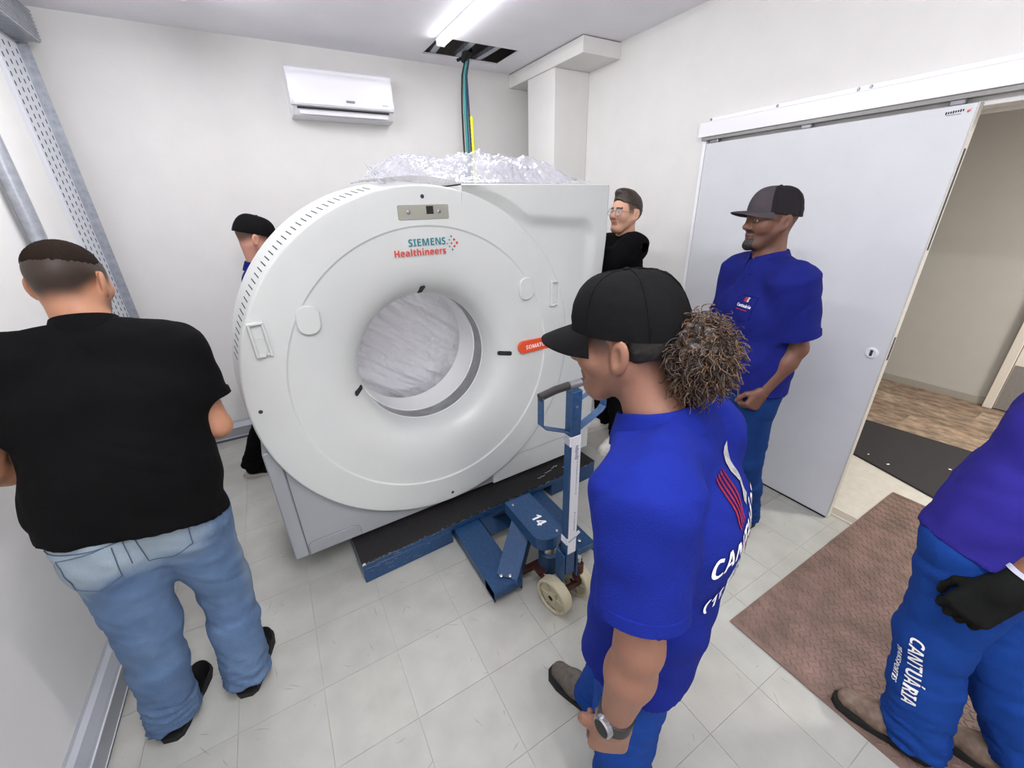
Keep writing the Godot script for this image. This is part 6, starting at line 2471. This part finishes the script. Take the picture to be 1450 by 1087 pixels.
func man_glasses() -> void:
	var J := {
		"pel": v3(2.08, 0.97, -2.10), "chest": v3(2.06, 1.28, -2.10), "nb": v3(2.085, 1.575, -2.085), "head": v3(2.055, 1.71, -2.075),
		"shL": v3(2.025, 1.525, -1.945), "shR": v3(2.10, 1.50, -2.27), "elL": v3(1.875, 1.45, -1.985), "elR": v3(1.90, 1.30, -2.33),
		"wrL": v3(1.80, 1.46, -2.17), "wrR": v3(1.79, 1.42, -2.42),
		"hipL": v3(2.09, 0.91, -2.02), "hipR": v3(2.11, 0.91, -2.19), "knL": v3(2.07, 0.50, -2.01), "knR": v3(2.13, 0.50, -2.24),
		"anL": v3(2.09, 0.09, -1.99), "anR": v3(2.20, 0.09, -2.29)}
	var q := person("man in glasses and a black long-sleeved top with white sneakers beside the scanner", v3(2.09, 0, -2.1), Vector2(-1.0, 0.0), J, {
		"skin": "d7a78c", "hair": "3a2a20", "lip": "b5706a", "shirt_mat": M.black_cloth, "leg_mat": M.black_cloth, "shoe_mat": M.shoe_white, "sole_mat": M.sole_white, "lace_mat": M.sole_white,
		"girth": 0.92, "hem": 0.09, "head_pitch": 0.12, "head_yaw": 0.05, "beard": 0.18, "crop": 0.9, "sleeve": 2.0, "neck_cut": 0.07, "collar": false, "head_cell": 0.003, "leg_w": 0.92,
		"foot_L": Vector2(-1.0, 0.12), "foot_R": Vector2(-1.0, -0.05), "hand_dir_L": v3(-0.1, 0.6, -0.7), "palm_L": v3(-1, 0, 0), "thumb_L": v3(0, 0.6, 0.6), "curl_L": 0.2, "hand_dir_R": v3(-0.05, 0.8, -0.3), "palm_R": v3(-1, 0, 0), "thumb_R": v3(0, 0.4, 0.8), "curl_R": 0.2})
	hair_shell(q, M.hair_brown, 0.0035, func(s: Sdf) -> void:
		s.ell(v3(0, 0.070, 0.010), v3(0.0785, 0.072, 0.100), Basis(), 0.02)
		s.ell(v3(0.008, 0.122, -0.022), v3(0.058, 0.030, 0.066), Basis(Vector3.RIGHT, 0.12), 0.03)
		s.ell(v3(0, 0.030, 0.045), v3(0.0772, 0.075, 0.072), Basis(), 0.02)
		s.planes.append(Plane(v3(0, -0.55, -0.835).normalized(), 0.026))
		s.planes.append(Plane(v3(0, -1, 0), 0.03)),
		func(p: Vector3, _n: Vector3) -> float: return 0.0022 * cloth_noise.get_noise_3d(p.x * 110.0, p.y * 50.0, p.z * 30.0))
	# glasses
	var g := Node3D.new()
	g.free()
	var b := MB.new()
	b.xf = q.hx
	for e in [-1.0, 1.0]:
		var ring := PackedVector3Array()
		for k in 25:
			var a := TAU * k / 24.0
			ring.append(v3(e * 0.0335 + cos(a) * 0.024, 0.006 + sin(a) * 0.0205, -0.104 + 0.004 * absf(cos(a))))
		b.tube(ring, 0.0013, 6, false)
		b.tube(PackedVector3Array([v3(e * 0.057, 0.010, -0.100), v3(e * 0.072, 0.012, -0.080), v3(e * 0.080, 0.012, 0.0), v3(e * 0.082, 0.000, 0.018)]), 0.0013, 6)
	b.tube(PackedVector3Array([v3(-0.011, 0.012, -0.104), v3(0, 0.015, -0.108), v3(0.011, 0.012, -0.104)]), 0.0013, 6)
	var gl := part("glasses", b.mesh(), M.steel, q.root)
	for e in [-1.0, 1.0]:
		b = MB.new()
		b.xf = q.hx
		var pl := PackedVector2Array()
		for k in 20:
			var a := TAU * k / 20.0
			pl.append(Vector2(e * 0.0335 + cos(a) * 0.0235, 0.006 + sin(a) * 0.020))
		b.prism(pl, -0.103, -0.1022)
		part("lens", b.mesh(), M.glass, gl)

func man_behind() -> void:
	var J := {
		"pel": v3(-0.10, 0.93, -3.17), "chest": v3(-0.06, 1.22, -3.17), "nb": v3(-0.06, 1.46, -3.16), "head": v3(-0.045, 1.625, -3.15),
		"shL": v3(-0.03, 1.40, -3.35), "shR": v3(-0.085, 1.39, -2.99), "elL": v3(0.06, 1.15, -3.37), "elR": v3(0.04, 1.14, -2.93),
		"wrL": v3(0.22, 1.18, -3.25), "wrR": v3(0.20, 1.16, -2.98),
		"hipL": v3(-0.09, 0.88, -3.25), "hipR": v3(-0.11, 0.88, -3.09), "knL": v3(-0.14, 0.47, -3.28), "knR": v3(-0.25, 0.48, -3.10),
		"anL": v3(-0.33, 0.09, -3.33), "anR": v3(-0.43, 0.09, -3.13)}
	var q := person("man in a black cap and blue shirt half hidden behind the round scanner cover", v3(-0.3, 0, -3.17), Vector2(0.95, -0.15), J, {
		"skin": "cf9a84", "hair": "1f1714", "lip": "a5695a", "shirt_mat": M.polo_blue2, "leg_mat": M.black_cloth, "shoe_mat": M.shoe_black, "sole_mat": M.sole_white,
		"girth": 0.95, "hem": 0.09, "head_pitch": -0.35, "head_yaw": 0.0, "crop": 0.8, "beard": 0.2, "cap_mat": M.cap_black, "sleeve": 0.75, "sleeve_w": 1.08,
		"foot_L": Vector2(0.95, -0.2), "foot_R": Vector2(0.9, 0.3), "curl_L": 0.3, "curl_R": 0.3})
	q.clear()

func man_gloves() -> void:
	var J := {
		"pel": v3(1.60, 0.93, -0.075), "chest": v3(1.66, 1.23, -0.03), "nb": v3(1.69, 1.46, -0.005), "head": v3(1.69, 1.61, -0.04),
		"shL": v3(1.505, 1.40, 0.0), "shR": v3(1.855, 1.40, -0.03), "elL": v3(1.475, 1.10, 0.06), "elR": v3(1.87, 1.11, -0.05),
		"wrL": v3(1.40, 0.88, -0.005), "wrR": v3(1.89, 0.88, -0.02),
		"hipL": v3(1.535, 0.87, -0.07), "hipR": v3(1.685, 0.87, -0.06), "knL": v3(1.545, 0.50, -0.075), "knR": v3(1.70, 0.50, 0.02),
		"anL": v3(1.56, 0.10, -0.005), "anR": v3(1.735, 0.10, 0.22)}
	var q := person("man in a purple-blue shirt and blue work trousers with black gloves on the rusty plate", v3(1.63, 0, 0.06), Vector2(-0.12, -0.99), J, {
		"skin": "8a5f49", "hair": "17110e", "lip": "5f3d35", "shirt_mat": M.polo_purple, "leg_mat": M.twill_blue, "shoe_mat": M.boot_brown, "sole_mat": M.sole_black, "boot": true,
		"girth": 1.0, "hem": 0.06, "head_pitch": -0.2, "crop": 0.9, "beard": 0.2, "sleeve": 0.75, "leg_w": 1.12, "leg_folds": 1.3, "folds": 1.5,
		"foot_L": Vector2(-0.24, -0.97), "foot_R": Vector2(-0.2, -0.98), "lift_L": 0.0095, "lift_R": 0.0095, "glove_L": true, "glove_R": true, "leg_drop": 0.045})
	var inv: Transform3D = q.inv
	for e in ["L", "R"]:
		var wr: Vector3 = q.P["wr" + e]
		var el: Vector3 = q.P["el" + e]
		var s := Sdf.new()
		var dir: Vector3 = inv.basis * (v3(-0.30, -0.88, -0.32) if e == "L" else v3(-0.1, -0.9, -0.4))
		hand_prims(s, wr + (wr - el).normalized() * 0.01, dir, inv.basis * (v3(0.6, -0.2, 0.4) if e == "L" else v3(-1, 0, 0)), inv.basis * v3(-0.1, 0.0, -1.0), 0.75, 1.16)
		s.cone(wr.lerp(el, 0.16), wr, 0.034, 0.034, 0.02)
		var b := MB.new()
		s.surface(b, 0.004, none, none)
		var gl := part("glove", b.mesh(), M.glove, q.root)
		b = MB.new()
		var ax := (wr - el).normalized()
		b.lathe([Vector2(0.035, -0.006), Vector2(0.0395, -0.005), Vector2(0.0395, 0.005), Vector2(0.035, 0.006)], 28, Transform3D(look(ax), wr.lerp(el, 0.22)))
		part("cuff_hem", b.mesh(), M.cuff_white, gl)
	# lettering down the left leg
	var l_hip: Vector3 = q.P.hipL
	var kn: Vector3 = q.P.knL
	var an: Vector3 = q.P.anL
	var dn := (an - kn).normalized()
	var side := inv.basis * v3(-0.95, 0.1, -0.25).normalized()
	var upv := dn.cross(side).normalized() * -1.0
	var c: Vector3 = kn.lerp(an, 0.22)
	side = (side - dn * side.dot(dn)).normalized()
	upv = side.cross(dn)
	wrap_text("leg_print", "CANTUÁRIA", 0.05, 0.27, 800, true, q.tr, c + side * 0.3 + upv * 0.012, dn, upv, -side, M.print_white, q.trousers, -1.3, 0.003)
	wrap_text("leg_print", "TRANSPORTES", 0.02, 0.15, 600, false, q.tr, c + side * 0.3 - upv * 0.030 + dn * 0.01, dn, upv, -side, M.print_white, q.trousers, -1.3, 0.003)
	l_hip = l_hip
